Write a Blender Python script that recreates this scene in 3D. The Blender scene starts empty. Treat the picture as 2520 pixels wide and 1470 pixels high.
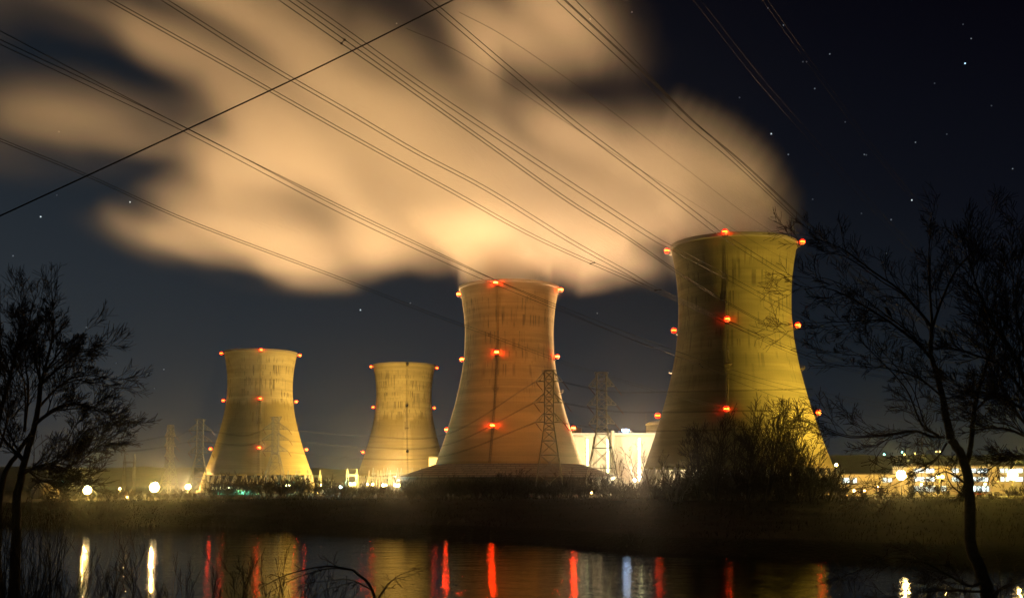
import bpy, math, random
import numpy as np
from mathutils import Vector, Matrix, noise as mnoise
R = math.radians
rnd = random.Random(11)
S = bpy.context.scene
C = S.collection

# ------------------------------------------------------------------ camera
EYE = 12.0                      # metres above the river
FPX, U0, V0, PITCH = 2702.0, 1260.0, 956.0, R(5.0)   # focal length and principal point, in a 2520 px wide picture
cam = bpy.data.cameras.new('camera')
cam_o = bpy.data.objects.new('camera', cam)
C.objects.link(cam_o)
cam_o.location = (0, 0, EYE)
cam_o.rotation_euler = (R(90) + PITCH, 0, 0)
cam.sensor_width = 36.0
cam.lens = FPX / 2520 * 36.0
cam.shift_y = (V0 - 735.0) / 2520
cam.clip_start = 0.5
cam.clip_end = 30000
S.camera = cam_o


def at(u, v, D):
    """world point at depth D (metres along +Y) that the pixel (u, v) of the photograph looks at"""
    x, y = (u - U0) / FPX, (V0 - v) / FPX
    s = D / (math.cos(PITCH) - y * math.sin(PITCH))
    return Vector((x * s, D, EYE + s * (math.sin(PITCH) + y * math.cos(PITCH))))


# ------------------------------------------------------------------ night sky
SKY = 1.0
W = bpy.data.worlds.new('World')
S.world = W
W.use_nodes = True
nt = W.node_tree
nt.nodes.clear()
wo = nt.nodes.new('ShaderNodeOutputWorld')
sky = nt.nodes.new('ShaderNodeTexSky')
sky.sky_type = 'NISHITA'
sky.sun_disc = False
sky.sun_elevation = R(-4)
sky.sun_rotation = R(200)
b1 = nt.nodes.new('ShaderNodeBackground')
b1.inputs[1].default_value = 0.05
nt.links.new(sky.outputs[0], b1.inputs[0])
tc = nt.nodes.new('ShaderNodeTexCoord')
sp = nt.nodes.new('ShaderNodeSeparateXYZ')
nt.links.new(tc.outputs['Generated'], sp.inputs[0])
def wmath(op, a, b):
    n = nt.nodes.new('ShaderNodeMath'); n.operation = op
    for i, q in enumerate((a, b)):
        if isinstance(q, (int, float)): n.inputs[i].default_value = q
        else: nt.links.new(q, n.inputs[i])
    return n.outputs[0]
# city light: brighter towards the horizon and towards the west (-x)
hgt = wmath('ADD', sp.outputs['Z'], wmath('MULTIPLY', sp.outputs['X'], 0.33))
cr = nt.nodes.new('ShaderNodeValToRGB')
nt.links.new(wmath('ADD', hgt, 0.2), cr.inputs[0])
el = cr.color_ramp.elements
el[0].position, el[0].color = 0.0, (0.038, 0.036, 0.036, 1)
el[1].position, el[1].color = 0.72, (0.0007, 0.0006, 0.0026, 1)
for p, c in ((0.18, (0.0235, 0.0300, 0.037)), (0.30, (0.0145, 0.0205, 0.028)), (0.42, (0.0074, 0.0112, 0.0165)), (0.56, (0.0030, 0.0042, 0.0082))):
    e = el.new(p); e.color = (*c, 1)
b2 = nt.nodes.new('ShaderNodeBackground')
b2.inputs[1].default_value = SKY
nt.links.new(cr.outputs[0], b2.inputs[0])
ad = nt.nodes.new('ShaderNodeAddShader')
nt.links.new(b1.outputs[0], ad.inputs[0]); nt.links.new(b2.outputs[0], ad.inputs[1])
nt.links.new(ad.outputs[0], wo.inputs['Surface'])

S.view_settings.view_transform = 'Standard'
S.view_settings.look = 'None'
S.view_settings.exposure = 0.0
S.view_settings.gamma = 1.0
S.render.engine = 'CYCLES'
cy = S.cycles
cy.use_denoising = True
cy.max_bounces = 5
cy.diffuse_bounces = 2
cy.glossy_bounces = 3
cy.volume_bounces = 3
cy.transparent_max_bounces = 8
cy.volume_step_rate = 1.0
cy.sample_clamp_indirect = 6.0
cy.caustics_reflective = False
cy.caustics_refractive = False

SODIUM = (1.0, 0.56, 0.11)
DEEP = (1.0, 0.62, 0.07)
RED = (1.0, 0.07, 0.008)
MERCURY = (0.25, 1.0, 0.72)


# ------------------------------------------------------------------ helpers
class MB:
    """collects boxes, tubes and sheets and links them as one mesh object"""
    def __init__(s):
        s.v, s.f = [], []

    def add(s, vs, fs):
        o = len(s.v)
        s.v.extend([tuple(q) for q in vs])
        s.f.extend([tuple(i + o for i in q) for q in fs])

    def box(s, c, size, rot=0.0):
        hx, hy, hz = size[0] / 2, size[1] / 2, size[2] / 2
        cr_, sr = math.cos(rot), math.sin(rot)
        vs = []
        for z in (-hz, hz):
            for x, y in ((-hx, -hy), (hx, -hy), (hx, hy), (-hx, hy)):
                vs.append((c[0] + x * cr_ - y * sr, c[1] + x * sr + y * cr_, c[2] + z))
        s.add(vs, [(3, 2, 1, 0), (4, 5, 6, 7), (0, 1, 5, 4), (1, 2, 6, 5), (2, 3, 7, 6), (3, 0, 4, 7)])

    def tube(s, pts, rad, sides=5, cap=True):
        n = len(pts)
        if n < 2: return
        if isinstance(rad, (int, float)): rad = [rad] * n
        o = len(s.v)
        t0 = (pts[1] - pts[0]).normalized()
        a = Vector((0, 0, 1)) if abs(t0.z) < .8 else Vector((1, 0, 0))
        n1 = t0.cross(a).normalized()
        for i in range(n):
            t = (pts[min(i + 1, n - 1)] - pts[max(i - 1, 0)])
            t = t.normalized() if t.length > 1e-9 else t0
            n1 = (n1 - t * n1.dot(t))
            n1 = n1.normalized() if n1.length > 1e-6 else t.orthogonal().normalized()
            n2 = t.cross(n1)
            r = rad[i]
            for k in range(sides):
                an = 2 * math.pi * k / sides
                q = pts[i] + n1 * (r * math.cos(an)) + n2 * (r * math.sin(an))
                s.v.append((q.x, q.y, q.z))
        for i in range(n - 1):
            for k in range(sides):
                k2 = (k + 1) % sides
                s.f.append((o + i * sides + k, o + i * sides + k2, o + (i + 1) * sides + k2, o + (i + 1) * sides + k))
        if cap:
            s.f.append(tuple(o + k for k in reversed(range(sides))))
            s.f.append(tuple(o + (n - 1) * sides + k for k in range(sides)))

    def bar(s, a, b, w, sides=4):
        s.tube([Vector(a), Vector(b)], w, sides)

    def lathe(s, prof, seg=48, c=(0, 0, 0), close=False):
        """profile of (radius, z) turned round the vertical axis through c"""
        o = len(s.v)
        n = len(prof)
        for r, z in prof:
            for k in range(seg):
                an = 2 * math.pi * k / seg
                s.v.append((c[0] + r * math.cos(an), c[1] + r * math.sin(an), c[2] + z))
        m = n if close else n - 1
        for i in range(m):
            j = (i + 1) % n
            for k in range(seg):
                k2 = (k + 1) % seg
                s.f.append((o + i * seg + k, o + i * seg + k2, o + j * seg + k2, o + j * seg + k))
        if not close:
            if prof[0][0] > 0: s.f.append(tuple(o + k for k in reversed(range(seg))))
            if prof[-1][0] > 0: s.f.append(tuple(o + (n - 1) * seg + k for k in range(seg)))

    def ball(s, c, r, seg=10, rings=6, sz=1.0):
        prof = [(max(1e-4, r * math.sin(math.pi * i / rings)), -r * sz * math.cos(math.pi * i / rings)) for i in range(rings + 1)]
        s.lathe(prof, seg, c)

    def mesh(s, name, mat, smooth=False):
        me = bpy.data.meshes.new(name)
        me.from_pydata(s.v, [], s.f)
        if mat: me.materials.append(mat)
        if smooth: me.polygons.foreach_set('use_smooth', [True] * len(me.polygons))
        me.update()
        return me

    def build(s, name, mat, parent=None, smooth=False):
        return link(s.mesh(name, mat, smooth), name, parent)


def link(me, name, parent=None, loc=None, rz=None):
    o = bpy.data.objects.new(name, me)
    C.objects.link(o)
    if parent: o.parent = parent
    if loc is not None: o.location = loc
    if rz is not None: o.rotation_euler = (0, 0, rz)
    return o


def tag(o, label=None, cat=None, group=None, kind=None):
    if label: o['label'] = label
    if cat: o['category'] = cat
    if group: o['group'] = group
    if kind: o['kind'] = kind
    return o


def thing(name, loc, label, cat, group=None, rz=0.0):
    o = bpy.data.objects.new(name, None)
    C.objects.link(o)
    o.location = loc
    o.rotation_euler = (0, 0, rz)
    o.empty_display_size = 0.5
    return tag(o, label, cat, group)


def point_light(name, loc, energy, col, radius=0.25, parent=None):
    l = bpy.data.lights.new(name, 'POINT')
    l.energy, l.color, l.shadow_soft_size = energy, col, radius
    o = bpy.data.objects.new(name, l)
    C.objects.link(o)
    if parent: o.parent = parent
    o.location = loc
    return o


# ------------------------------------------------------------------ materials
class NT:
    def __init__(s, name):
        s.m = bpy.data.materials.new(name)
        s.m.use_nodes = True
        s.t = s.m.node_tree
        s.b = s.t.nodes['Principled BSDF']

    def n(s, kind, **kw):
        q = s.t.nodes.new(kind)
        for k, v in kw.items(): setattr(q, k, v)
        return q

    def l(s, a, b): s.t.links.new(a, b)

    def math(s, op, a, b=0.0, c=0.0):
        q = s.n('ShaderNodeMath', operation=op)
        for i, x in enumerate((a, b, c)):
            if isinstance(x, (int, float)): q.inputs[i].default_value = x
            else: s.l(x, q.inputs[i])
        return q.outputs[0]

    def ramp(s, fac, stops):
        q = s.n('ShaderNodeValToRGB')
        e = q.color_ramp.elements
        while len(e) < len(stops): e.new(0.5)
        for i, (p, c) in enumerate(stops):
            e[i].position = p
            e[i].color = (c, c, c, 1) if isinstance(c, (int, float)) else (*c, 1)
        s.l(fac, q.inputs[0])
        return q.outputs[0]

    def noise(s, vec, scale, detail=3.0, rough=0.55):
        q = s.n('ShaderNodeTexNoise')
        q.inputs['Scale'].default_value = scale
        q.inputs['Detail'].default_value = detail
        q.inputs['Roughness'].default_value = rough
        if vec is not None: s.l(vec, q.inputs['Vector'])
        return q.outputs['Fac']

    def mix(s, fac, a, b, blend='MIX'):
        q = s.n('ShaderNodeMix', data_type='RGBA', blend_type=blend)
        for sock, x in ((q.inputs[0], fac), (q.inputs[6], a), (q.inputs[7], b)):
            if isinstance(x, (int, float)): sock.default_value = x
            elif isinstance(x, tuple): sock.default_value = (*x, 1)
            else: s.l(x, sock)
        return q.outputs[2]

    def combine(s, x, y, z):
        q = s.n('ShaderNodeCombineXYZ')
        for i, v in enumerate((x, y, z)):
            if isinstance(v, (int, float)): q.inputs[i].default_value = v
            else: s.l(v, q.inputs[i])
        return q.outputs[0]

    def bump(s, h, strength, dist):
        q = s.n('ShaderNodeBump')
        q.inputs['Strength'].default_value = strength
        q.inputs['Distance'].default_value = dist
        s.l(h, q.inputs['Height'])
        s.l(q.outputs[0], s.b.inputs['Normal'])


def plain(name, col, rough=0.7, metal=0.0, var=0.25, scale=2.0):
    m = NT(name)
    tcn = m.n('ShaderNodeTexCoord')
    f = m.noise(tcn.outputs['Object'], scale, 4)
    lo = tuple(c * (1 - var) for c in col); hi = tuple(min(1, c * (1 + var)) for c in col)
    m.l(m.ramp(f, [(0.3, lo), (0.7, hi)]), m.b.inputs['Base Color'])
    m.b.inputs['Roughness'].default_value = rough
    m.b.inputs['Metallic'].default_value = metal
    return m.m


def glow(name, col, strength):
    m = NT(name)
    m.b.inputs['Base Color'].default_value = (0.5, 0.5, 0.5, 1)
    m.b.inputs['Emission Color'].default_value = (*col, 1)
    m.b.inputs['Emission Strength'].default_value = strength
    return m.m


def concrete(name, z0, z1, band_z=None, base=(0.42, 0.39, 0.25), streak=1.0, seed=0.0):
    """cooling tower concrete: lift rings, formwork panels, drip streaks, and a darker lower band with a wavering edge"""
    m = NT(name)
    tcn = m.n('ShaderNodeTexCoord')
    sx = m.n('ShaderNodeSeparateXYZ'); m.l(tcn.outputs['Object'], sx.inputs[0])
    ang = m.math('MULTIPLY', m.math('ARCTAN2', sx.outputs['Y'], sx.outputs['X']), 30.0)
    z = sx.outputs['Z']
    # broad mottling
    big = m.noise(m.combine(m.math('MULTIPLY', ang, 0.05), m.math('MULTIPLY', z, 0.16), seed), 1.0, 4)
    col = m.mix(m.ramp(big, [(0.3, 0.0), (0.7, 1.0)]), tuple(c * 0.74 for c in base), tuple(c * 1.08 for c in base))
    # pour bands: each lift a slightly different grey
    lift = m.math('FLOOR', m.math('MULTIPLY', z, 1 / 1.5))
    wn = m.n('ShaderNodeTexWhiteNoise', noise_dimensions='1D'); m.l(m.math('ADD', lift, seed * 7), wn.inputs['W'])
    col = m.mix(m.math('MULTIPLY', wn.outputs['Value'], 0.34), col, tuple(c * 0.62 for c in base))
    bandn = m.noise(m.combine(m.math('MULTIPLY', ang, 0.012), m.math('MULTIPLY', z, 0.30), seed + 3), 1.0, 2)
    col = m.mix(m.math('MULTIPLY', m.ramp(bandn, [(0.46, 0.0), (0.60, 1.0)]), 0.44), col, tuple(c * 0.55 for c in base))
    # joints between lifts and panels
    fz = m.math('FRACT', m.math('MULTIPLY', z, 1 / 1.5))
    jz = m.math('LESS_THAN', fz, 0.10)
    fa = m.math('FRACT', m.math('MULTIPLY', ang, 1 / 1.6))
    ja = m.math('LESS_THAN', fa, 0.10)
    j = m.math('MAXIMUM', jz, m.math('MULTIPLY', ja, 0.6))
    col = m.mix(m.math('MULTIPLY', j, 0.22), col, tuple(c * 0.4 for c in base))
    # drip streaks that start at a joint and run down, mostly on the upper half
    for (wd, hz, thr, ln, am, sd) in ((0.75, 9.0, 0.86, 0.9, 0.80, 1.0), (0.55, 5.0, 0.90, 0.8, 0.75, 5.0), (1.0, 15.0, 0.90, 0.7, 0.65, 9.0)):
        ca = m.math('FLOOR', m.math('MULTIPLY', ang, 1 / wd))
        zz = m.math('ADD', m.math('MULTIPLY', z, 1 / hz), sd * 0.37)
        cz = m.math('FLOOR', zz)
        w2 = m.n('ShaderNodeTexWhiteNoise', noise_dimensions='3D'); m.l(m.combine(ca, cz, sd + seed), w2.inputs['Vector'])
        sc = m.n('ShaderNodeSeparateColor'); m.l(w2.outputs['Color'], sc.inputs[0])
        on = m.math('GREATER_THAN', w2.outputs['Value'], thr)
        fr = m.math('FRACT', zz)
        low = m.math('SUBTRACT', 1.0, m.math('MULTIPLY', sc.outputs[0], ln))
        run = m.ramp(m.math('SUBTRACT', fr, low), [(0.0, 0.0), (0.25, 1.0)])
        patch = m.noise(m.combine(m.math('MULTIPLY', ang, 0.055), m.math('MULTIPLY', z, 0.05), sd + seed * 3), 1.0, 2)
        up = m.ramp(m.math('DIVIDE', m.math('SUBTRACT', z, z0), z1 - z0), [(0.28, 0.0), (0.55, 1.0), (0.90, 1.0), (0.96, 0.0)])
        g = m.math('MULTIPLY', m.math('MULTIPLY', on, run), m.math('MULTIPLY', m.ramp(patch, [(0.42, 0.0), (0.58, 1.0)]), up))
        col = m.mix(m.math('MULTIPLY', g, am * streak), col, (0.07, 0.062, 0.045))
    if band_z is not None:  # lower shell coloured darker olive, with a wavering upper edge
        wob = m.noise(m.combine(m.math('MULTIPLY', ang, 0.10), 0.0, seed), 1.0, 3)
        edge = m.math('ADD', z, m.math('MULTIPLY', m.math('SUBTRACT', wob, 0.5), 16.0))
        # a paler strip runs down behind the ladder
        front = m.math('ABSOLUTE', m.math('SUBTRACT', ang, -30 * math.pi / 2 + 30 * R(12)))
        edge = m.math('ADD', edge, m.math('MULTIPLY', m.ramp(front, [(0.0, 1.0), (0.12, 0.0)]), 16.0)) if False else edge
        pale_strip = m.ramp(m.math('DIVIDE', front, 10.0), [(0.12, 1.0), (0.42, 0.0)])
        st = m.ramp(m.math('DIVIDE', m.math('SUBTRACT', edge, band_z), 20.0), [(0.0, 1.0), (0.18, 0.0)])
        fade = m.ramp(m.math('DIVIDE', m.math('SUBTRACT', z, z0), band_z - z0), [(0.0, 0.65), (0.9, 1.0)])
        st = m.math('MULTIPLY', m.math('MULTIPLY', st, fade), m.math('SUBTRACT', 1.0, m.math('MULTIPLY', pale_strip, 0.8)))
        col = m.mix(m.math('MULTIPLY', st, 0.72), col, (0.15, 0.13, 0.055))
    m.l(col, m.b.inputs['Base Color'])
    m.b.inputs['Roughness'].default_value = 0.9
    m.b.inputs['Specular IOR Level'].default_value = 0.2
    fine = m.noise(tcn.outputs['Object'], 1.3, 4)
    m.bump(m.math('SUBTRACT', fine, m.math('MULTIPLY', j, 0.6)), 0.5, 0.12)
    return m.m


M = {}
M['steel'] = plain('galvanised steel', (0.17, 0.165, 0.14), 0.55, 0.3)
M['pale_steel'] = plain('paler galvanised steel', (0.36, 0.34, 0.27), 0.6, 0.1)
M['green_steel'] = plain('greenish substation steel', (0.30, 0.36, 0.31), 0.6, 0.2)
M['dark_steel'] = plain('dark steel', (0.06, 0.058, 0.05), 0.6, 0.3)
M['ladder_steel'] = plain('rusty ladder steel', (0.09, 0.075, 0.05), 0.7, 0.1)
M['porcelain'] = plain('brown porcelain', (0.16, 0.09, 0.05), 0.25)
M['bark'] = plain('dark bark', (0.040, 0.031, 0.024), 0.95, 0, 0.35, 6.0)
M['twig'] = plain('twig bark', (0.050, 0.036, 0.026), 0.95, 0, 0.35, 3.0)
M['pale_bark'] = plain('greyer bark', (0.075, 0.055, 0.036), 0.95, 0, 0.35, 3.0)
M['wire'] = plain('aluminium conductor', (0.022, 0.019, 0.013), 0.6, 0.0)
M['wire'].node_tree.nodes['Principled BSDF'].inputs['Specular IOR Level'].default_value = 0.05
M['cream'] = plain('cream metal cladding', (0.70, 0.66, 0.54), 0.6, 0, 0.06, 0.3)
M['tan'] = plain('tan metal cladding', (0.50, 0.45, 0.35), 0.6, 0, 0.06, 0.3)
M['grey_roof'] = plain('grey roofing', (0.22, 0.22, 0.22), 0.8)
M['white_paint'] = plain('white paint', (0.72, 0.72, 0.70), 0.5, 0, 0.05)
M['teal'] = plain('teal painted cladding', (0.08, 0.32, 0.26), 0.6)
M['beige_tank'] = plain('beige painted steel', (0.55, 0.47, 0.33), 0.6)
M['rubber'] = plain('black rubber', (0.02, 0.02, 0.02), 0.8)
M['dark_glass'] = plain('dark car glass', (0.02, 0.022, 0.025), 0.1)
M['win_cool'] = glow('lit window, cool', (0.72, 0.95, 1.0), 2.2)
M['win_warm'] = glow('lit window, warm', (1.0, 0.80, 0.42), 2.4)
M['strip'] = glow('lit glazed strip', (0.90, 1.0, 0.50), 4.0)
M['lens_sodium'] = glow('sodium lamp glass', (1.0, 0.74, 0.34), 22)
M['lens_amber'] = glow('amber lamp glass', (1.0, 0.55, 0.12), 5)
M['lens_mercury'] = glow('mercury lamp glass', (0.45, 1.0, 0.85), 25)
M['lens_red'] = glow('red beacon glass', (1.0, 0.025, 0.0015), 80)
M['red_halo_dome'] = glow('glowing red halo dome', (1.0, 0.010, 0.002), 2.4)  # glow of the red halo put into an oversized dome
M['lens_red_strong'] = glow('strong red beacon glass', (1.0, 0.025, 0.0015), 600)
M['roof_sign'] = glow('bluish roof lamp', (.40, .62, 1.0), 30)

# ------------------------------------------------------------------ river, island, banks, hills
SHORE = [(-3000, 420), (-600, 400), (-250, 362), (-163, 349), (-86, 316), (-35, 264), (-2, 236), (15, 213), (24, 196), (37, 186), (54, 175), (73, 158), (140, 140), (400, 110), (3000, 100)]
PLAT = [(-3000, 440), (-250, 384), (-163, 374), (-86, 366), (-35, 345), (0, 330), (60, 335), (140, 345), (400, 350), (3000, 350)]
LEVEL = [(-3000, 6.4), (-170, 6.4), (-60, 7.3), (20, 7.9), (3000, 8.0)]


def lerp(tab, x):
    return float(np.interp(x, [p[0] for p in tab], [p[1] for p in tab]))


def gz(x, y):
    """height of the island at x, y"""
    s, p, h = lerp(SHORE, x), lerp(PLAT, x), lerp(LEVEL, x)
    t = min(1.0, max(0.0, (y - s) / (p - s)))
    t = t * t * (3 - 2 * t)
    t = 0.35 * min(1.0, max(0.0, (y - s) / 14.0)) + 0.65 * t
    return -0.7 + (h + 0.7) * t


def sheet(name, xs, ys, zf, mat, smooth=True):
    vs, fs = [], []
    nx = len(xs)
    for yy in ys:
        for x in xs:
            vs.append(zf(x, yy))
    for j in range(len(ys) - 1):
        for i in range(nx - 1):
            a = j * nx + i
            fs.append((a, a + 1, a + nx + 1, a + nx))
    mb = MB(); mb.add(vs, fs)
    return mb.build(name, mat, None, smooth)


def soil(name, c1, c2, scale):
    m = NT(name)
    tcn = m.n('ShaderNodeTexCoord')
    f = m.noise(tcn.outputs['Object'], scale, 6)
    m.l(m.ramp(f, [(0.3, c1), (0.7, c2)]), m.b.inputs['Base Color'])
    m.b.inputs['Roughness'].default_value = 1.0
    m.b.inputs['Specular IOR Level'].default_value = 0.1
    g = m.noise(tcn.outputs['Object'], scale * 9, 4)
    m.bump(g, 1.0, 0.4)
    return m.m


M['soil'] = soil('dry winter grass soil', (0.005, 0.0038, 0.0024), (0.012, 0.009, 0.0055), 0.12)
M['hill'] = soil('wooded winter hill', (0.030, 0.022, 0.020), (0.060, 0.044, 0.040), 0.02)
M['paving'] = soil('worn asphalt', (0.055, 0.052, 0.048), (0.085, 0.08, 0.072), 0.2)

xs = sorted(set([-3000, -2200, -1500, -1000, -700] + list(range(-500, 501, 8)) + [700, 1000, 1500, 2200, 3000]))
rows = [i / 40 * 1.25 for i in range(41)] + [1.5, 2, 3, 5, 9, 18, 40]


def ground_pt(x, t):
    s, p = lerp(SHORE, x), lerp(PLAT, x)
    y = s + (p - s) * t if t <= 1.25 else p + (p - s) * .25 + (t - 1.25) * 150
    amp = 0.35 * max(0.0, 1 - abs(t - 0.6) / 0.9)
    return (x, y, gz(x, y) + amp * mnoise.noise(Vector((x * .11, y * .11, 0))))


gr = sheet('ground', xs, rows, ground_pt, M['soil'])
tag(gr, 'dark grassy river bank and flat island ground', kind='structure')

wm = NT('calm river water')
wm.b.inputs['Base Color'].default_value = (0.004, 0.005, 0.006, 1)
wm.b.inputs['Roughness'].default_value = 0.028
wm.b.inputs['IOR'].default_value = 1.33
tcn = wm.n('ShaderNodeTexCoord')
mp = wm.n('ShaderNodeMapping'); wm.l(tcn.outputs['Object'], mp.inputs[0]); mp.inputs['Scale'].default_value = (1.0, 1.6, 1.0)
w1 = wm.noise(mp.outputs[0], 0.9, 3, 0.5)
w2 = wm.noise(mp.outputs[0], 0.12, 2, 0.5)
wm.bump(wm.math('ADD', w1, wm.math('MULTIPLY', w2, 2.0)), 0.13, 0.25)
wat = sheet('water', [-4000, -1000, -300, 0, 300, 1000, 4000], [-300, 0, 100, 200, 300, 450, 1500, 7000], lambda x, y: (x, y, 0.0), wm.m, False)
tag(wat, 'still black river reflecting tower lights', kind='structure')


def near_z(x, y):
    t = min(1.0, max(0.0, (y - 6) / 44.0))
    return 10.4 - 11.4 * (t * t * (3 - 2 * t)) + 0.3 * mnoise.noise(Vector((x * .2, y * .2, 5)))


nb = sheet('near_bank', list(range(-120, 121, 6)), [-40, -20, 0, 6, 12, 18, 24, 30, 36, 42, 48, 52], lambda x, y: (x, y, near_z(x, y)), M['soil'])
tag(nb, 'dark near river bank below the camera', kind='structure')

RIDGE = [(-4000, 120), (-2200, 95), (-900, 88), (-400, 82), (0, 92), (400, 96), (900, 130), (1700, 150), (2600, 150), (4000, 120)]


def hill_pt(x, t):
    y = 4000 + t * 1600
    h = lerp(RIDGE, x) * math.sin(min(1, t * 1.4) * math.pi / 2) ** 0.8
    if t > 0.7: h *= 1 - (t - 0.7) * 0.6
    nn = mnoise.fractal(Vector((x * .012, y * .004, 1)), 1.0, 2.0, 5)
    return (x, y, h + nn * 7 * min(1, t * 3))


hl = sheet('hills', list(range(-4000, 4001, 20)), [0, .1, .25, .4, .55, .7, .71, .85, 1.0], hill_pt, M['hill'])
tag(hl, 'low wooded hills along the horizon', kind='structure')

# ------------------------------------------------------------------ cooling towers
SKIRT = NT('skirt roof panels')
tcn = SKIRT.n('ShaderNodeTexCoord')
sx = SKIRT.n('ShaderNodeSeparateXYZ'); SKIRT.l(tcn.outputs['Object'], sx.inputs[0])
ang = SKIRT.math('MULTIPLY', SKIRT.math('ARCTAN2', sx.outputs['Y'], sx.outputs['X']), 50.0)
bk = SKIRT.n('ShaderNodeTexBrick')
bk.inputs['Color1'].default_value = (0.20, 0.18, 0.155, 1); bk.inputs['Color2'].default_value = (0.15, 0.135, 0.115, 1)
bk.inputs['Mortar'].default_value = (0.055, 0.045, 0.04, 1)
bk.inputs['Scale'].default_value = 1.0; bk.inputs['Mortar Size'].default_value = 0.16
bk.inputs['Brick Width'].default_value = 5.0; bk.inputs['Row Height'].default_value = 1.15
SKIRT.l(SKIRT.combine(ang, sx.outputs['Z'], 0.0), bk.inputs['Vector'])
SKIRT.l(bk.outputs['Color'], SKIRT.b.inputs['Base Color'])
SKIRT.b.inputs['Roughness'].default_value = 0.9

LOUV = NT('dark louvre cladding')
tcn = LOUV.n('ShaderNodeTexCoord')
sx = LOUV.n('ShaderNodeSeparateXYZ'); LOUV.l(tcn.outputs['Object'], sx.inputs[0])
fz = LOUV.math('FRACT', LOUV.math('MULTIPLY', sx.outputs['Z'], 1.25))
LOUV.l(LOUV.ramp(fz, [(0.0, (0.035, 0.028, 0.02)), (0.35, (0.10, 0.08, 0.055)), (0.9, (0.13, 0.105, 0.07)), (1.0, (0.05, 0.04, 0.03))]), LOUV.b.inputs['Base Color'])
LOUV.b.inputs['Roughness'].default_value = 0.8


def hyper(t, H):
    """radius of the shell at height fraction t"""
    z = t * H
    return 24.8 * math.sqrt(1 + ((z - 0.72 * H) / (0.545 * H)) ** 2)


def beacon_meshes():
    a = MB()                                        # bracket and the two shields that keep the light level
    a.tube([Vector((-2.1, 0, -1.6)), Vector((0.0, 0, -1.42))], 0.14, 4)
    a.lathe([(.7, -1.42), (.7, -1.30)], 16)
    a.lathe([(.5, 1.29), (.3, 1.40)], 16)
    a.tube([Vector((0, 0, -1.4)), Vector((0, 0, 1.35))], .06, 4)
    a.box((-1.6, 0, -1.9), (1.1, 2.4, 0.12))
    for y in (-1.2, 1.2): a.bar((-2.1, y, -1.9), (-1.1, y, -0.7), 0.05)
    a.bar((-1.1, -1.2, -.7), (-1.1, 1.2, -.7), 0.05)
    b = MB()
    for s_ in (-1, 1): b.lathe([(0.35, s_ * 1.28), (0.85, s_ * 1.02), (1.18, s_ * .62), (1.28, s_ * .23)], 14)
    dome = b.mesh('lens', M['red_halo_dome'])
    ls = []
    for mat in ('lens_red', 'lens_red_strong', 'dark_glass'):
        b = MB(); b.lathe([(1.0, -.22), (1.1, 0), (1.0, .22)], 14); ls.append(b.mesh('bulb', M[mat]))
    b = MB()
    for s_ in (-1, 1): b.lathe([(0.35, s_ * 1.28), (0.85, s_ * 1.02), (1.18, s_ * .62), (1.28, s_ * .23)], 14)
    return a.mesh('beacon_bracket', M['ladder_steel']), ls, dome, b.mesh('lens', M['dark_glass'])


BRACKET, LENSES, DOME_ON, DOME_OFF = beacon_meshes()
TOWERS = {}


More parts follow.
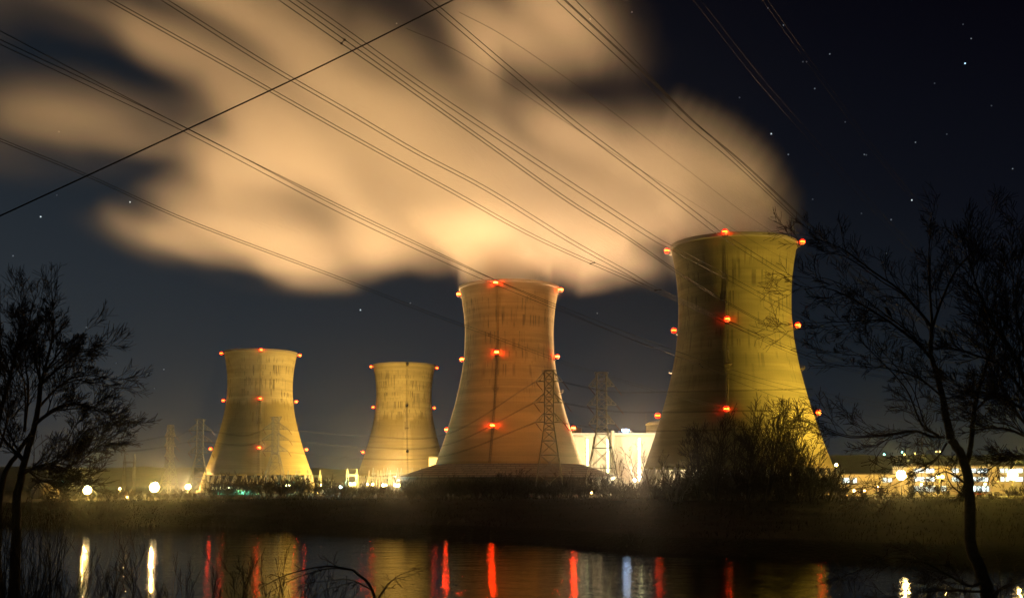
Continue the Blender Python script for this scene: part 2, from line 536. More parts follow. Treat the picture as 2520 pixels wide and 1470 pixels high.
def tower(key, u_top, u_mid, width_top, v_rim, v_base, D, label, mat_kw, beacons, legs=36, skirt=False, az0=-6.0, red=2500.0, v_levels=()):
    """one natural-draught tower, fitted to its rim width and heights at depth D"""
    X = at((u_top + u_mid) / 2, (v_rim + v_base) / 2, D).x
    ztop = at(u_top, v_rim, D).z
    zb = at(u_mid, v_base, D).z
    g = gz(X, D)
    t = thing('cooling_tower', (X, D, g), label, 'cooling tower', 'hyperbolic cooling towers')
    z0, z1 = zb - g, ztop - g
    H = z1 - z0
    sc = width_top / 2 * (D * math.cos(PITCH) + (ztop - EYE) * math.sin(PITCH)) / FPX / hyper(1, H)
    rad = lambda z: hyper((z - z0) / H, H) * sc
    TOWERS[key] = dict(o=t, x=X, y=D, g=g, z0=z0, z1=z1, rad=rad, rt=rad(z1))
    prof = [(rad(z0 + H * i / 56), z0 + H * i / 56) for i in range(57)]
    inner = [(r - 0.9, z) for r, z in reversed(prof)]
    b = MB(); b.lathe(prof + inner, 120, close=True)
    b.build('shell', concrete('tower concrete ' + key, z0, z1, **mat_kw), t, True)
    b = MB(); rr = rad(z1)
    b.lathe([(rr + .004, z1 - 1.5), (rr + 0.38, z1 - 1.3), (rr + 0.38, z1 + 0.25), (rr - 1.3, z1 + 0.25), (rr - 1.3, z1 - .8), (rr - .904, z1 - 1.0)], 120, close=True)
    b.build('rim', concrete('rim concrete ' + key, z0, z1, base=(0.36, 0.34, 0.28), streak=0), t)
    # raking legs under the shell
    rb = rad(z0) - 0.45
    leg = MB()
    wdt = 2 * math.pi * rb / legs / 2
    for s_ in (-1, 1):
        leg.tube([Vector((rb, 0, z0 + .3)), Vector((rb + 3.2, s_ * wdt, -0.3))], [0.55, 0.65], 6)
    lm = leg.mesh('support_column', concrete('leg concrete ' + key, -50, 0, base=(0.38, 0.36, 0.30), streak=0))
    for i in range(legs):
        link(lm, 'support_column', t, rz=2 * math.pi * i / legs)
    b = MB()
    b.lathe([(rb + 5.0, -0.5), (rb + 5.0, 1.6), (rb + 4.5, 1.6), (rb + 4.5, -0.5)], 96, close=True)
    b.build('basin_wall', concrete('basin concrete ' + key, -50, 0, base=(0.30, 0.28, 0.24), streak=0), t)
    if skirt:
        z_e = at(1250, 1170, D - 61).z - g
        re = 61.0
        r_in = rad(z0) + .05
        b = MB(); b.lathe([(r_in, z0 + .6), (re, z_e), (re, z_e - .5), (r_in, z0)], 128, close=True)
        b.build('skirt_roof', SKIRT.m, t)
        b = MB(); b.lathe([(re + .5, z_e - .52), (re + .5, z_e - 1.5), (re - .6, z_e - 1.5), (re - .6, z_e - .52)], 128, close=True)
        b.build('eave', M['dark_steel'], t)
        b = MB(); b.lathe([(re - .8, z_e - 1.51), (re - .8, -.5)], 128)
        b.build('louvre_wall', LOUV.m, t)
    # ladder with hoops on the face towards the river, and the landing half way
    a0 = R(-90 + az0)
    ldr = MB()
    zs = [z0 + 1 + i * (z1 - z0 - 6) / 60 for i in range(61)]
    P = lambda z, dr, da: Vector(((rad(z) + dr) * math.cos(a0) - da * math.sin(a0), (rad(z) + dr) * math.sin(a0) + da * math.cos(a0), z))
    for dr, da in ((.35, -.4), (.35, .4)):
        ldr.tube([P(z, dr, da) for z in zs], 0.09, 4)
    ldr.build('ladder', M['ladder_steel'], t)
    cage = MB()
    zc = [z for z in zs if z < z0 + H * 0.62]
    for dr, da in ((1.1, -.45), (1.1, .45)):
        cage.tube([P(z, dr, da) for z in zc], 0.09, 4)
    for z in np.arange(z0 + 2, zc[-1], 1.6):
        q = [P(z, .3, -.5), P(z, 1.1, -.5), P(z, 1.1, .5), P(z, .3, .5)]
        cage.tube(q, 0.07, 4, False)
    cage.build('ladder_cage', M['ladder_steel'], t)
    zl = [at(u_top, v, D).z - g for v in v_levels]
    zp = 0.5 * (zl[1] + zl[2])
    for k in range(4):
        a = a0 + k * math.pi / 2
        pf = MB()
        pf.box((1.0, 0, 0), (2.0, 3.6, 0.15))
        for y in (-1.75, 1.75):
            pf.bar((1.95, y, 0), (1.95, y, 1.2), .06); pf.bar((0, y, 1.2), (1.95, y, 1.2), .06); pf.bar((0.1, y * .6, -1.6), (1.9, y * .6, 0), .08)
        pf.bar((1.95, -1.75, 1.2), (1.95, 1.75, 1.2), .06); pf.bar((1.95, -1.75, .6), (1.95, 1.75, .6), .05)
        o = pf.build('platform', M['ladder_steel'], t)
        o.location = (rad(zp) * math.cos(a) * .995, rad(zp) * math.sin(a) * .995, zp); o.rotation_euler = (0, 0, a)
    # aircraft warning beacons: three levels, four round the shell
    for li, z in enumerate(zl):
        for k in range(4):
            a = a0 + k * math.pi / 2
            on = (li, k) in beacons
            r_ = rad(z) + 2.2
            o = link(BRACKET, 'beacon', t, (r_ * math.cos(a), r_ * math.sin(a), z), a)
            link(LENSES[(1 if red > 10000 else 0) if on else 2], 'bulb', o)
            link(DOME_ON if on else DOME_OFF, 'lens', o)
            if not on: o['label'] = 'unlit warning beacon'
    return t


ALL = {(i, k) for i in range(3) for k in range(4)}
tower('unit2w', 641, 637, 176, 868, 1168, 844, 'pale cooling tower with red beacons down its front, lower part banded darker and half in shadow',
      dict(band_z=66.0, seed=2.0), ALL, v_levels=(871, 986, 1104), az0=13.0)
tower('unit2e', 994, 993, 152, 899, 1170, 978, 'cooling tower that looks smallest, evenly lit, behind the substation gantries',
      dict(band_z=62.0, seed=6.0), ALL - {(0, 0), (1, 0), (2, 0)}, v_levels=(903, 1002, 1112), az0=11.0)
tower('unit1w', 1252, 1254, 244, 709, 1145, 609, 'dim reddish brown steaming cooling tower with a panelled skirt roof round its foot',
      dict(seed=11.0, streak=0.8, base=(.27, .225, .13)), ALL, skirt=True, v_levels=(718, 880, 1054), az0=-14.0, red=20000.0)
tower('unit1e', 1804, 1815, 305, 606, 1152, 487, 'largest cooling tower, steaming, yellow lit, bare trees in front of its foot',
      dict(seed=17.0, streak=.75, base=(.27, .25, .13)), ALL, v_levels=(606, 806, 1018), az0=-18.0, red=3500.0)

# ------------------------------------------------------------------ steam from the two working towers
# coverage of the sky by steam as seen in the photograph; every cell is 140 x 70 of its 2520 x 1470 px, from (-140, -70)
COVER = '''
4 3 3 5 7 7 6 5 2 1 2 3 1 0 0 0 0 0 0
3 2 3 5 7 7 6 5 2 1 3 3 1 0 0 0 0 0 0
1 1 1 3 6 8 8 7 5 2 3 4 2 0 0 0 0 0 0
1 0 1 2 3 8 9 8 6 5 4 4 3 0 0 0 0 0 0
2 2 3 3 3 5 9 9 8 6 4 2 1 0 0 0 0 0 0
3 3 4 4 4 7 9 9 9 9 7 6 4 3 0 0 0 0 0
3 3 3 4 4 8 9 9 9 9 9 9 8 6 2 0 0 0 0
2 2 1 1 4 8 9 9 9 9 9 9 9 8 5 0 0 0 0
0 0 0 1 6 8 9 9 9 9 9 9 9 8 7 0 0 0 0
0 0 0 2 7 8 9 9 9 9 9 9 9 8 7 1 0 0 0
0 0 0 0 1 3 5 7 7 8 9 9 9 8 3 0 0 0 0
0 0 0 0 0 0 0 1 0 0 1 0 2 2 0 0 0 0 0
0 0 0 0 0 0 0 0 0 0 0 0 0 0 0 0 0 0 0'''
# finer folds: pixel path, half width, how much cover they add or take away
FOLDS = [([(40, 70), (200, 95)], 52, -0.28), ([(60, 115), (250, 135), (420, 190), (540, 225)], 44, -0.40), ([(300, 430), (380, 405), (470, 395)], 44, -0.40), ([(960, 20), (1070, 100), (1120, 190)], 62, -.26),
         ([(1250, 195), (1400, 245), (1540, 240), (1680, 225)], 34, -0.44), ([(460, 655), (560, 634), (650, 655)], 26, -0.48), ([(880, 705), (1000, 674), (1095, 694)], 26, -0.64), ([(1390, 712), (1500, 692), (1610, 706)], 21, -0.56),
         ([(180, 330), (330, 345), (470, 320)], 26, -0.20), ([(1130, 330), (1300, 370), (1480, 390)], 23, -0.18), ([(600, 430), (760, 470), (930, 480)], 26, -0.13), ([(860, 240), (960, 300), (1080, 330)], 29, -0.16),
         ([(1700, 560), (1760, 540), (1850, 545)], 34, -0.28), ([(1935, 590), (1905, 500), (1850, 425), (1760, 355), (1640, 300)], 20, .35), ([(1660, 605), (1560, 615), (1440, 650)], 24, .35), ([(720, 600), (500, 570), (330, 555)], 30, .35),
         ([(540, 500), (400, 515), (330, 530)], 24, .25), ([(1290, 55), (1440, 95), (1550, 150), (1600, 210)], 34, .2), ([(460, 340), (250, 290), (0, 268)], 36, .14), ([(430, 20), (330, 60), (300, 10)], 40, .15),
         ([(700, 40), (640, 160), (560, 300), (520, 420)], 30, .2), ([(900, 60), (830, 200), (760, 330)], 26, -0.12), ([(1500, 480), (1300, 440), (1100, 430)], 16, .15), ([(880, 690), (760, 680), (640, 640)], 20, .25)]
CV = np.array([[float(q) for q in r.split()] for r in COVER.strip().split('\n')]) / 9.0


def cubic_sample(A, fy, fx):
    """cubic B-spline sample of the grid A"""
    iy, ix = np.floor(fy).astype(int), np.floor(fx).astype(int)
    ty, tx = fy - iy, fx - ix
    def wts(t): return ((1 - t) ** 3 / 6, (3 * t ** 3 - 6 * t ** 2 + 4) / 6, (-3 * t ** 3 + 3 * t ** 2 + 3 * t + 1) / 6, t ** 3 / 6)
    out = np.zeros_like(fy)
    for a, wy in enumerate(wts(ty)):
        for b_, wx in enumerate(wts(tx)):
            out += wy * wx * A[np.clip(iy + a - 1, 0, A.shape[0] - 1), np.clip(ix + b_ - 1, 0, A.shape[1] - 1)]
    return out


def field(shape, cells, seed):
    """smooth random field over a voxel grid, cells = lattice cells along z, y, x"""
    g = np.random.default_rng(seed)
    L_ = g.normal(size=tuple(c + 4 for c in cells))
    out = L_
    for ax in range(3):
        n = shape[ax]
        p = np.linspace(1, cells[ax] + 1.999, n)
        i = np.floor(p).astype(int); t_ = p - i
        ws = ((1 - t_) ** 3 / 6, (3 * t_ ** 3 - 6 * t_ ** 2 + 4) / 6, (-3 * t_ ** 3 + 3 * t_ ** 2 + 3 * t_ + 1) / 6, t_ ** 3 / 6)
        sh = [1, 1, 1]; sh[ax] = n
        out = sum(np.take(out, np.clip(i + k - 1, 0, out.shape[ax] - 1), axis=ax) * w_.reshape(sh) for k, w_ in enumerate(ws))
    return out / out.std()


def lattice_noise(a, b_, c_, seed):
    """smooth noise at any coordinates (in lattice cells)"""
    g = np.random.default_rng(seed).normal(size=(64, 64, 64)).astype(np.float32)
    out = np.zeros_like(a, dtype=np.float32)
    def ws(x):
        i = np.floor(x).astype(int); t = (x - i).astype(np.float32)
        return i, ((1 - t) ** 3 / 6, (3 * t ** 3 - 6 * t ** 2 + 4) / 6, (-3 * t ** 3 + 3 * t ** 2 + 3 * t + 1) / 6, t ** 3 / 6)
    (ia, wa), (ib, wb), (ic, wc) = ws(a), ws(b_), ws(c_)
    for i in range(4):
        for j in range(4):
            for k in range(4): out += wa[i] * wb[j] * wc[k] * g[(ia + i) % 64, (ib + j) % 64, (ic + k) % 64]
    return out / out.std()


def make_steam():
    h = 4.5
    nx, ny, nz = 124, 52, 60
    ox, oy, oz = -400.0, 425.0, 96.0
    x = ox + h * np.arange(nx); y = oy + h * np.arange(ny); z = oz + h * np.arange(nz)
    Z, Y, X = np.meshgrid(z, y, x, indexing='ij')
    shp = Z.shape
    T4, T3 = TOWERS['unit1e'], TOWERS['unit1w']
    ym = np.interp(X, [-400, -150, 10, 85], [505, 530, 545, T4['y']])
    # where the plume's middle sheet lies in the photograph
    sy = (Z - EYE) / ym
    a_ = np.arctan(sy) - PITCH
    v = V0 - FPX * np.tan(a_)
    u = U0 + FPX * X / (ym * math.cos(PITCH) + (Z - EYE) * math.sin(PITCH))
    w_big = field(shp, (5, 4, 7), 3); w_mid = field(shp, (11, 8, 12), 4)
    w_u = field(shp, (7, 5, 8), 5); 
    al, ac = -X * .90 + Z * .43, X * .43 + Z * .90          # along and across the wind
    ac = ac + 7 * w_mid
    streak = .6 * lattice_noise(al / 85 + 20, ac / 15 + 30, Y / 170 + 5, 6) + .4 * lattice_noise(al / 45 + 9, ac / 8 + 30, Y / 110 + 5, 8)
    right = np.clip((u - 1500) / 300, 0, 1)          # close to the tower mouths the steam is still smooth
    k = 1 - 0.75 * right
    uu = u + k * (34 * w_u + 14 * w_mid)
    vv = v + k * (22 * w_big + 13 * w_mid + 7 * streak)
    u2 = u + .5 * (uu - u); v2 = v + .5 * (vv - v)
    uu = uu + 42 * streak * np.maximum(k, .25); vv = vv + 18 * streak * np.maximum(k, .25)
    m = cubic_sample(CV, np.clip((vv + 70) / 70, 0.001, CV.shape[0] - 1.001), np.clip((uu + 140) / 140, 0.001, CV.shape[1] - 1.001))
    lim = np.interp(v2, [180, 250, 290, 340, 410, 490, 580, 640], [1640, 1610, 1700, 1812, 1905, 1948, 1980, 1995])
    m = m * np.clip((lim - u2) / 55 + .15, 0, 1) ** np.clip((v2 - 200) / 60, 0, 1)
    for path, wd_, amp in FOLDS:
        best = np.full(shp, 1e9)
        for (a0_, b0_), (a1_, b1_) in zip(path, path[1:]):
            ex, ey = a1_ - a0_, b1_ - b0_
            tt = np.clip(((u2 - a0_) * ex + (v2 - b0_) * ey) / (ex * ex + ey * ey), 0, 1)
            best = np.minimum(best, (u2 - a0_ - tt * ex) ** 2 + (v2 - b0_ - tt * ey) ** 2)
        m = m + amp * np.exp(-best / (wd_ * wd_)) * (np.clip(m * 3, 0, 1) if amp < .3 else np.clip(m * 4 + .3, 0, 1))
    m = np.clip(m + 0.10 * streak * np.maximum(k, .5) * np.sqrt(np.clip(m, 0, 1)), 0, 1)
    m = np.clip((m - 0.07) / 0.80, 0, 1)
    cap = np.interp(X, [-400, -100, 40, 80, 140], [36, 40, 38, 24, 12])
    T = 20 + cap * np.sqrt(m)
    prof = np.clip(1 - ((Y - ym) / T) ** 2, 0, 1)
    d = m ** 1.7 * prof * np.clip(1 + 0.22 * w_mid * k + 0.60 * streak * np.maximum(k, .5), .06, 3)
    # columns that rise out of the two mouths
    for tw, up, lean, dens in ((T4, 40.0, 0.8, 0.9), (T3, 46.0, 0.7, 1.0)):
        dz = Z - (tw['g'] + tw['z1'])
        s_ = np.clip(dz, 0, None)
        cx = tw['x'] - lean * s_ * np.clip(s_ / 26, 0, 1.2)
        cyy = tw['y'] - 0.55 * s_ * np.clip(s_ / 30, 0, 1)
        rr = (tw['rt'] - 1.5) * (1 + 0.10 * np.clip(s_ / 30, 0, 1))
        q = np.sqrt((X - cx) ** 2 + (Y - cyy) ** 2) / rr
        c_ = np.clip((1.0 - q) / 0.16, 0, 1)
        c_ = c_ * np.clip((dz + 6) / 6, 0, 1) * np.clip((up - dz) / 22, 0, 1)
        d = np.maximum(d, dens * c_ * 1.5)
        # nothing outside the mouth just above and below the rim
        outside = np.clip((q - 1.02) / 0.12, 0, 1) * np.clip((10 - dz) / 6, 0, 1) * (q < 1.8)
        d = d * (1 - outside)
    d = np.clip(d, 0, None)
    # fade at the faces of the grid
    for ax, n in enumerate(shp):
        i = np.arange(n)
        f = np.clip(np.minimum(i, n - 1 - i) / 4.0, 0, 1)
        sh = [1, 1, 1]; sh[ax] = n
        if ax == 0: f = np.clip((n - 1 - i) / 6.0, 0, 1)
        d = d * f.reshape(sh)
    d[d < 0.004] = 0
    me = bpy.data.meshes.new('steam_plume')
    me.vertices.add(d.size)
    me.vertices.foreach_set('co', np.stack([X.ravel(), Y.ravel(), Z.ravel()], 1).astype(np.float32).ravel())
    at_ = me.attributes.new('steam_density', 'FLOAT', 'POINT')
    at_.data.foreach_set('value', d.ravel().astype(np.float32))
    ob = link(me, 'steam_plume')
    tag(ob, 'wide steam plume drifting from the two working towers', kind='stuff')
    mm = bpy.data.materials.new('steam'); mm.use_nodes = True
    t_ = mm.node_tree; t_.nodes.clear()
    oo = t_.nodes.new('ShaderNodeOutputMaterial'); pv = t_.nodes.new('ShaderNodeVolumePrincipled')
    pv.inputs['Color'].default_value = (0.97, 0.97, 0.97, 1)
    pv.inputs['Density'].default_value = STEAM
    pv.inputs['Anisotropy'].default_value = 0.15
    t_.links.new(pv.outputs[0], oo.inputs['Volume'])
    me.materials.append(mm)
    ng = bpy.data.node_groups.new('steam grid', 'GeometryNodeTree')
    ng.interface.new_socket('Geometry', in_out='INPUT', socket_type='NodeSocketGeometry')
    ng.interface.new_socket('Geometry', in_out='OUTPUT', socket_type='NodeSocketGeometry')
    N, L_ = ng.nodes, ng.links
    gi, go = N.new('NodeGroupInput'), N.new('NodeGroupOutput')
    vc, pos = N.new('GeometryNodeVolumeCube'), N.new('GeometryNodeInputPosition')
    vc.inputs['Min'].default_value = (ox, oy, oz)
    vc.inputs['Max'].default_value = (ox + (nx - 1) * h, oy + (ny - 1) * h, oz + (nz - 1) * h)
    for kx, q in zip('XYZ', (nx, ny, nz)): vc.inputs['Resolution ' + kx].default_value = q
    def vm(op, a, b=(0, 0, 0)):
        n = N.new('ShaderNodeVectorMath'); n.operation = op
        L_.new(a, n.inputs[0]); n.inputs[1].default_value = b
        return n
    s1 = vm('SUBTRACT', pos.outputs[0], (ox - h / 2, oy - h / 2, oz - h / 2))
    s2 = vm('DIVIDE', s1.outputs[0], (h, h, h))
    s3 = vm('FLOOR', s2.outputs[0])
    s4 = vm('DOT_PRODUCT', s3.outputs[0], (1, nx, nx * ny))
    si = N.new('GeometryNodeSampleIndex'); si.data_type = 'FLOAT'; si.domain = 'POINT'
    na = N.new('GeometryNodeInputNamedAttribute'); na.data_type = 'FLOAT'; na.inputs[0].default_value = 'steam_density'
    L_.new(gi.outputs[0], si.inputs['Geometry']); L_.new(na.outputs[0], si.inputs['Value']); L_.new(s4.outputs['Value'], si.inputs['Index'])
    L_.new(si.outputs[0], vc.inputs['Density'])
    sm = N.new('GeometryNodeSetMaterial'); sm.inputs['Material'].default_value = mm
    L_.new(vc.outputs[0], sm.inputs[0]); L_.new(sm.outputs[0], go.inputs[0])
    md = ob.modifiers.new('steam grid', 'NODES'); md.node_group = ng


STEAM = 0.017
make_steam()

# ------------------------------------------------------------------ haze
HAZE = 0.00002
hb = MB(); hb.box((0, 3100, 200), (8400, 6900, 405))
ho = hb.build('haze', None)
tag(ho, 'thin night haze round the whole site', kind='stuff')
hm = bpy.data.materials.new('haze'); hm.use_nodes = True
t_ = hm.node_tree; t_.nodes.clear()
oo = t_.nodes.new('ShaderNodeOutputMaterial'); pv = t_.nodes.new('ShaderNodeVolumePrincipled')
pv.inputs['Color'].default_value = (0.74, 0.87, 1.0, 1)
pv.inputs['Density'].default_value = HAZE
pv.inputs['Anisotropy'].default_value = 0.95
t_.links.new(pv.outputs[0], oo.inputs['Volume'])
ho.data.materials.append(hm)

# ------------------------------------------------------------------ lamps of the plant
def lamp(u, v, D, kind, energy, label, name='floodlight_mast', size=1.0, cat='floodlight', group='floodlights of the plant', col=None, twin=False, beam=0.0, up=None, heads=None, aim=None):
    p = at(u, v, D)
    g = gz(p.x, p.y)
    t = thing(name, (p.x, p.y, g), label, cat, group)
    hgt_ = p.z - g
    b = MB(); b.tube([Vector((0, .35 * size, -0.3)), Vector((0, .35 * size, max(1.0, hgt_ + .2)))], [0.16 * size, 0.09 * size], 8)
    b.build('pole', M['dark_steel'], t)
    offs = heads if heads else ((-1.3, 0), (1.3, 0)) if twin else ((0.0, 0.0),)
    offs = [(a * size, c_ * size) for a, c_ in offs]
    if heads and len(heads) > 7: size *= .62
    if heads:
        b = MB()
        for z in sorted({q[1] for q in offs}): b.box((0, .36 * size, hgt_ + z), (max(q[0] for q in offs) * 2 + .6, .12, .12))
        b.build('cross_bar', M['dark_steel'], t)
    elif twin:
        b = MB(); b.box((0, .33 * size, hgt_ + .1), (3.4 * size, .12, .12)); b.build('cross_bar', M['dark_steel'], t)
    mat = {'sodium': M['lens_sodium'], 'mercury': M['lens_mercury'], 'amber': M['lens_amber']}[kind]
    c = col or {'sodium': SODIUM, 'mercury': MERCURY, 'amber': (1, .5, .1)}[kind]
    for ox, oz in offs:
        b = MB()
        b.add([(ox + sx_ * w, y, hgt_ + oz + sz_ * hh) for y, w, hh in ((0, .42 * size, .40 * size), (.3 * size, .3 * size, .22 * size)) for sx_, sz_ in ((-1, -1), (1, -1), (1, 1), (-1, 1))],
              [(4, 5, 6, 7), (0, 4, 7, 3), (1, 2, 6, 5), (0, 1, 5, 4), (3, 7, 6, 2)])
        h = b.build('lamp_head', M['dark_steel'], t)
        b = MB(); b.lathe([(0.0001, -.06), (.43 * size, -.04), (.43 * size, .0)], 14)
        me = b.mesh('lens', mat)
        me.transform(Matrix.Translation((ox, -.02, hgt_ + oz)) @ Matrix.Rotation(R(90), 4, 'X'))
        link(me, 'lens', h)
    point_light('lamp_light', (0, -.9 * size, hgt_ + .1), energy, c, 0.3, t)
    if beam:  # extra spot at the camera, added to strengthen the halo
        l = bpy.data.lights.new('added_halo_beam', 'SPOT'); l.energy, l.color, l.shadow_soft_size = beam, c, 0.3
        l.spot_size, l.spot_blend = R(26), 1.0
        o = bpy.data.objects.new('added_halo_beam', l); C.objects.link(o); o.parent = t
        o.location = (0, -1.0 * size, hgt_)
        o.rotation_euler = Vector((-p.x, -p.y, p.y * .04)).to_track_quat('-Z', 'Y').to_euler()
    if aim:                                  # extra spot without a head: (power, x, y, z it points at, cone)
        l = bpy.data.lights.new('added_aimed_beam', 'SPOT'); l.energy, l.color, l.shadow_soft_size = aim[0] * K, (c if kind == 'sodium' else (1, .33, .05)), 0.3
        l.spot_size, l.spot_blend = R(aim[4]), 0.9
        o = bpy.data.objects.new('added_aimed_beam', l); C.objects.link(o); o.parent = t
        o.location = (0, 0, hgt_ + 1.0)
        o.rotation_euler = Vector((aim[1] - p.x, aim[2] - p.y, aim[3] - p.z)).to_track_quat('-Z', 'Y').to_euler()
    if up:                                   # unseen spot added to brighten the steam: (power, x and y it points at 150 m up, cone)
        l = bpy.data.lights.new('added_steam_beam', 'SPOT'); l.energy, l.color, l.shadow_soft_size = up[0] * K, (1.0, 0.555, 0.24), 0.4
        l.spot_size, l.spot_blend = R(up[3]), 0.8
        o = bpy.data.objects.new('added_steam_beam', l); C.objects.link(o); o.parent = t
        o.location = (0, 0, hgt_ + 1.2 * size)
        d = Vector((up[1] - p.x, up[2] - p.y, 150.0))
        o.rotation_euler = d.to_track_quat('-Z', 'Y').to_euler()
    return t


K = 1.0e6
H7 = [(0, 0)] + [(math.cos(k * math.pi / 3) * .86, math.sin(k * math.pi / 3) * .86) for k in range(6)]  # clusters of extra heads, added to widen the lamps like bloom
H19 = [(a * .62, b * .62) for a, b in H7] + [(math.cos(k * math.pi / 6) * 1.03, math.sin(k * math.pi / 6) * 1.03) for k in range(12)]
lamp(380, 1198, 470, 'sodium', 0.05 * K, 'brightest floodlight, between two smaller floodlights, below two lattice pylons', size=1.6, heads=H19, up=(2.2, -60, 500, 80), beam=0.4 * K)
lamp(215, 1205, 450, 'sodium', 0.04 * K, 'bright floodlight beside the bare tree on the near bank', size=1.35, heads=H19, up=(1.4, -210, 500, 90), beam=0.3 * K)
lamp(463, 1197, 830, 'sodium', 0.2 * K, 'smaller floodlight under a lattice pylon, next to the brightest floodlight', size=1.6, heads=H7, up=(1.0, -150, 560, 90), beam=0.32 * K)
lamp(590, 1197, 640, 'sodium', .012 * K, 'small floodlight among the legs of the banded cooling tower', size=1.0)
lamp(708, 1193, 640, 'sodium', .03 * K, 'white floodlight just beside the greener one below the substation', size=1.2, heads=((-.65, 0), (.65, 0)))
lamp(730, 1194, 640, 'mercury', .04 * K, 'green floodlight close beside a white one', size=1.2)
lamp(790, 1193, 660, 'sodium', .04 * K, 'lone warm floodlight between the green and the bluish floodlight', size=1.1)
lamp(838, 1197, 640, 'mercury', .07 * K, 'bluish green floodlight next to the brightest substation floodlight', size=1.4, col=(.3, .9, 1.0))
lamp(867, 1190, 690, 'sodium', 0.25 * K, 'brightest floodlight of the substation, beside the bluish one', size=1.7, heads=((-.65, 0), (.65, 0)), beam=0.25 * K, up=(1.5, -110, 560, 80))
lamp(911, 1191, 850, 'sodium', 0.2 * K, 'twin floodlight behind the white gantry posts', size=1.5, twin=True)
lamp(945, 1193, 835, 'sodium', 1.0 * K, 'floodlight second from the end of the substation row', size=1.7, heads=((-.65, 0), (.65, 0)))
lamp(977, 1193, 780, 'sodium', 0.4 * K, 'floodlight at the end of the substation row, next to the skirted tower', size=1.8, heads=((-.65, 0), (.65, 0)), beam=0.2 * K, up=(5.0, -50, 560, 80))
lamp(1562, 1180, 592, 'sodium', 0.08 * K, 'floodlight in front of the cream turbine building', size=1.6, col=(1, .80, .46))
lamp(1574, 1172, 700, 'sodium', 0.36 * K, 'small floodlight close to the cream wall of the turbine building', size=1.2, up=(7.0, 30, 520, 100), col=(1, .80, .46))
lamp(2058, 1143, 540, 'sodium', 0.04 * K, 'floodlight at the foot of the largest cooling tower', size=1.5)
lamp(2218, 1168, 400, 'sodium', 0.05 * K, 'bright floodlight standing alone in front of the office building', size=1.4, col=(1, .62, .15), heads=H19, beam=0.12 * K, aim=(.4, 25, 402, 32, 40))  # aimed spot added to brighten the two nearer pylons
lamp(2313, 1172, 420, 'sodium', 0.03 * K, 'smaller floodlight by the tree trunk in front of the office building', size=1.4, heads=((-.65, 0), (.65, 0)), aim=(.75, 98, 487, 92, 72), col=(1, .63, .09), beam=0.05 * K)
lamp(2492, 1167, 428, 'sodium', 0.07 * K, 'largest floodlight before the far end of the office building', size=1.6, col=(1, .63, .085), heads=H19, up=(0.9, 130, 455, 44), aim=(1.7, 98, 487, 92, 72), beam=0.15 * K)

# ------------------------------------------------------------------ lattice pylons
def pylon(u, D, v_top, v_arms, half_top, half_body, v_flare, half_base, arm_half, label, az=0.0, v_base=None, w=0.13, tension=False, mat='steel'):
    top = at(u, v_top, D)
    g = gz(top.x, D)
    px = D / FPX * 1.01
    t = thing('lattice_pylon', (top.x, D, g), label, 'pylon', 'lattice pylons', az)
    Z = lambda v: at(u, v, D).z - g
    zt, zf = Z(v_top), Z(v_flare)
    hb_, hbase = half_body * px, half_base * px
    # base keeps spreading below the flare at the slope given by half_base at v = 1165
    zr = Z(1165)
    slope = (hbase - hb_) / max(1.0, zf - zr)
    h0 = hb_ + slope * zf
    half = lambda z: hb_ if z >= zf else hb_ + slope * (zf - z)
    b = MB()
    lv = []
    z = -0.2
    while z < zf - 1:
        lv.append(z); z += max(2.2, half(z) * 1.55)
    lv.append(zf); z = zf
    n = max(4, int(round((zt - zf) / (hb_ * 2.0))))
    for i in range(1, n + 1): lv.append(zf + (zt - zf) * i / n)
    cor = ((-1, -1), (1, -1), (1, 1), (-1, 1))
    for i in range(len(lv) - 1):
        za, zb_ = lv[i], lv[i + 1]
        ha, hb2 = half(za), half(zb_)
        for k in range(4):
            c0, c1 = cor[k], cor[(k + 1) % 4]
            b.bar((c0[0] * ha, c0[1] * ha, za), (c0[0] * hb2, c0[1] * hb2, zb_), w * 1.25)
            b.bar((c0[0] * ha, c0[1] * ha, za), (c1[0] * hb2, c1[1] * hb2, zb_), w * .7)
            b.bar((c1[0] * ha, c1[1] * ha, za), (c0[0] * hb2, c0[1] * hb2, zb_), w * .7)
            b.bar((c0[0] * hb2, c0[1] * hb2, zb_), (c1[0] * hb2, c1[1] * hb2, zb_), w * .8)
    b.build('lattice_body', M[mat], t)
    pk = MB()
    ht = half_top * px
    for y in (-hb_, hb_):
        pk.bar((-ht, 0, zt + .1), (ht, 0, zt + .1), w)
        for s_ in (-1, 1): pk.bar((s_ * ht, 0, zt + .1), (s_ * hb_, y, zt - 2.2), w * .7)
    pk.build('earth_wire_arm', M[mat], t)
    for v, ah in zip(v_arms, arm_half):
        za, L_ = Z(v), ah * px
        for s_ in (-1, 1):
            am = MB()
            for y in (-hb_, hb_):
                am.bar((s_ * hb_, y, za), (s_ * L_, 0, za - .1), w)
                am.bar((s_ * hb_, y, za + hb_ * 2.1), (s_ * L_, 0, za), w)
                am.bar((s_ * (hb_ + L_) / 2, y / 2, za), (s_ * (hb_ + L_) / 2, y / 2, za + hb_ * 1.05), w * .6)
                am.bar((s_ * (hb_ + L_) / 2, y / 2, za), (s_ * hb_, y, za + hb_ * 2.1), w * .6)
            a_ = am.build('cross_arm', M[mat], t)
            ins = MB()
            e0 = Vector((s_ * L_, 0, za - .1))
            e1 = e0 + (Vector((2.6, -1.5, -3.6)) if not tension else Vector((-7.5, -3, -.5)))
            ins.bar(e0, e1, .07)
            for i in range(9):
                q0 = e0.lerp(e1, .1 + .09 * i); q1 = e0.lerp(e1, .1 + .09 * i + .045)
                ins.tube([q0, q1], [.24, .12], 8)
            ins.build('insulator', M['porcelain'], a_)
    return t


